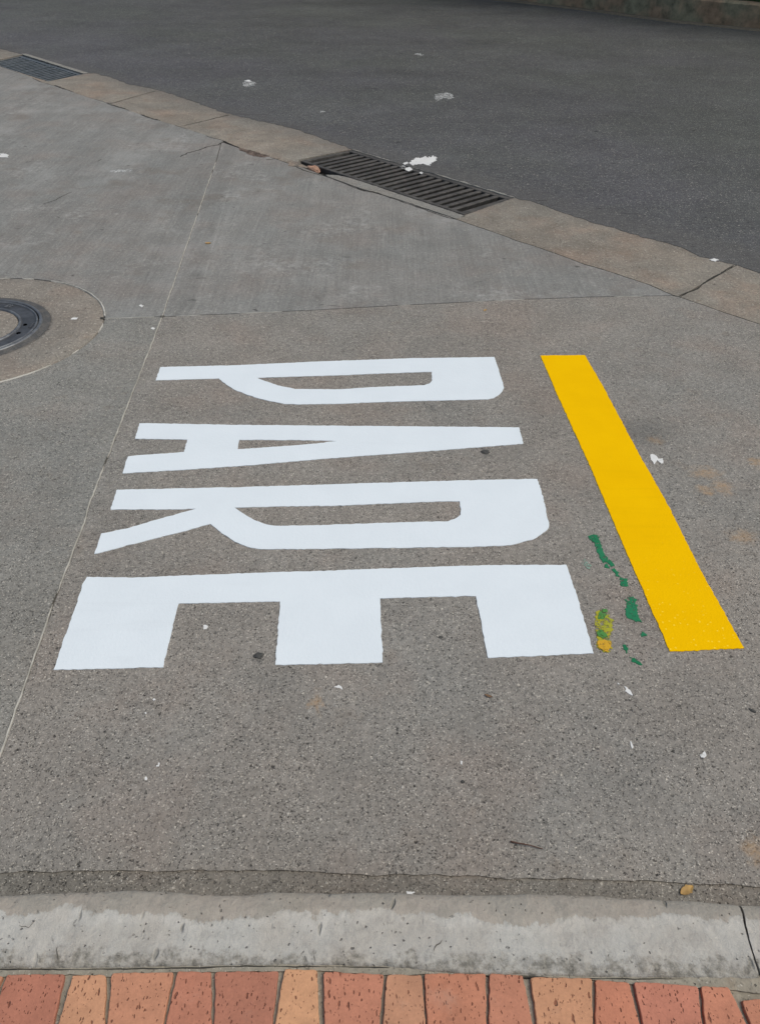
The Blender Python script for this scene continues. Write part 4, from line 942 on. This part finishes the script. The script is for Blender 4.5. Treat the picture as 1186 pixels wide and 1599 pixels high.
# short grass behind the far kerb
rnd = random.Random(3); bm = bmesh.new()
A, B = at(1000, 28).xy + Vector((.25, .25)), Vector((9.0, 10.6)) + Vector((.25, .25))
for i in range(9000):
    t = rnd.random() * 1.3 - .3; p = A.lerp(B, t) + Vector((.7071, .7071)) * (rnd.random() ** 1.6 * 1.8)
    a = rnd.uniform(0, 6.283); hh = rnd.uniform(.04, .13); lean = Vector((rnd.uniform(-.05, .05), rnd.uniform(-.05, .05), hh)); s_ = Vector((math.cos(a), math.sin(a), 0)) * .005
    b0 = Vector((p.x, p.y, .26)); bm.faces.new([bm.verts.new(b0 - s_), bm.verts.new(b0 + s_), bm.verts.new(b0 + lean)])
o = from_bm('grass', bm, M_grass); tag(o, kind='stuff')
# unseen trees added on the bank to shade the far half of the road
def leaf_mesh(seed, R, H, n):
    rnd = random.Random(seed); vs = []; fs = []
    lobes = [(Vector((rnd.uniform(-.6, .6) * R, rnd.uniform(-.6, .6) * R, rnd.uniform(.15, .85) * H)), rnd.uniform(.35, .6) * R) for _ in range(16)]
    for i in range(n):
        c, r = rnd.choice(lobes); d = Vector((rnd.gauss(0, 1), rnd.gauss(0, 1), rnd.gauss(0, 1))).normalized() * r * rnd.random() ** .35
        p = c + d; u = Vector((rnd.gauss(0, 1), rnd.gauss(0, 1), rnd.gauss(0, .5))).normalized(); v = u.cross(Vector((rnd.gauss(0, 1), rnd.gauss(0, 1), rnd.gauss(0, 1)))).normalized()
        s_ = rnd.uniform(.05, .1); k = len(vs); vs += [p - u * s_ * 1.5, p + v * s_ * .7, p + u * s_ * 1.5, p - v * s_ * .7]; fs.append((k, k + 1, k + 2, k + 3))
    me = bpy.data.meshes.new('crown'); me.from_pydata(vs, [], fs); me.update(); return me
def trunk_mesh(H, R):
    bm = bmesh.new()
    def limb(a, b, r0, r1, n=7):
        prev = None; d = (b - a).normalized(); u = d.orthogonal().normalized(); v = d.cross(u)
        for i in range(n):
            t = i / (n - 1); c = a.lerp(b, t) + Vector((noise.noise(a + Vector((t * 2, 0, 0))), noise.noise(b + Vector((t * 2, 5, 0))), 0)) * .12; r = r0 + (r1 - r0) * t
            ring = [bm.verts.new(c + (u * math.cos(q) + v * math.sin(q)) * r) for q in [2 * math.pi * k / 8 for k in range(8)]]
            if prev:
                for k in range(8): bm.faces.new((prev[k], prev[(k + 1) % 8], ring[(k + 1) % 8], ring[k]))
            prev = ring
    limb(Vector((0, 0, 0)), Vector((.1, .05, H)), .16, .10)
    for k in range(6):
        a = k * 1.05; limb(Vector((.08, .04, H * (.75 + .04 * k))), Vector((math.cos(a) * R * .6, math.sin(a) * R * .6, H + 1.2 + .2 * k)), .07, .02)
    bmesh.ops.recalc_face_normals(bm, faces=bm.faces); me = bpy.data.meshes.new('trunk'); bm.to_mesh(me); bm.free(); return me
cm = leaf_mesh(5, 2.6, 4.6, 16000); tm = trunk_mesh(2.0, 2.6); cm.materials.append(M_leaves); tm.materials.append(M_bark)
for k, (x, y, rz, s_) in enumerate([(-2.5, 24.3, 0, 1.05), (1.2, 20.8, 2.1, .95), (4.6, 17.9, 4.0, 1.05), (7.7, 15.2, 1.2, .95), (11.0, 12.9, 3.1, 1.0), (15.5, 11.6, 5.0, 1.0)]):
    root = empty('tree', (x, y, .25)); root.rotation_euler = (0, 0, rz); root.scale = (s_,) * 3
    tag(root, 'leafy green tree out of view on the bank beyond the far kerb, added to shade the road, %s' % ['farthest to the left', 'second from the left', 'third from the left', 'fourth from the left', 'second from the right', 'farthest to the right'][k], 'tree', 'unseen shade trees on the bank across the road')
    t_ = bpy.data.objects.new('trunk', tm); COL.objects.link(t_); t_.parent = root
    c_ = bpy.data.objects.new('crown', cm); COL.objects.link(c_); c_.parent = root; c_.location = (0, 0, .9)

scene.render.engine = 'CYCLES'
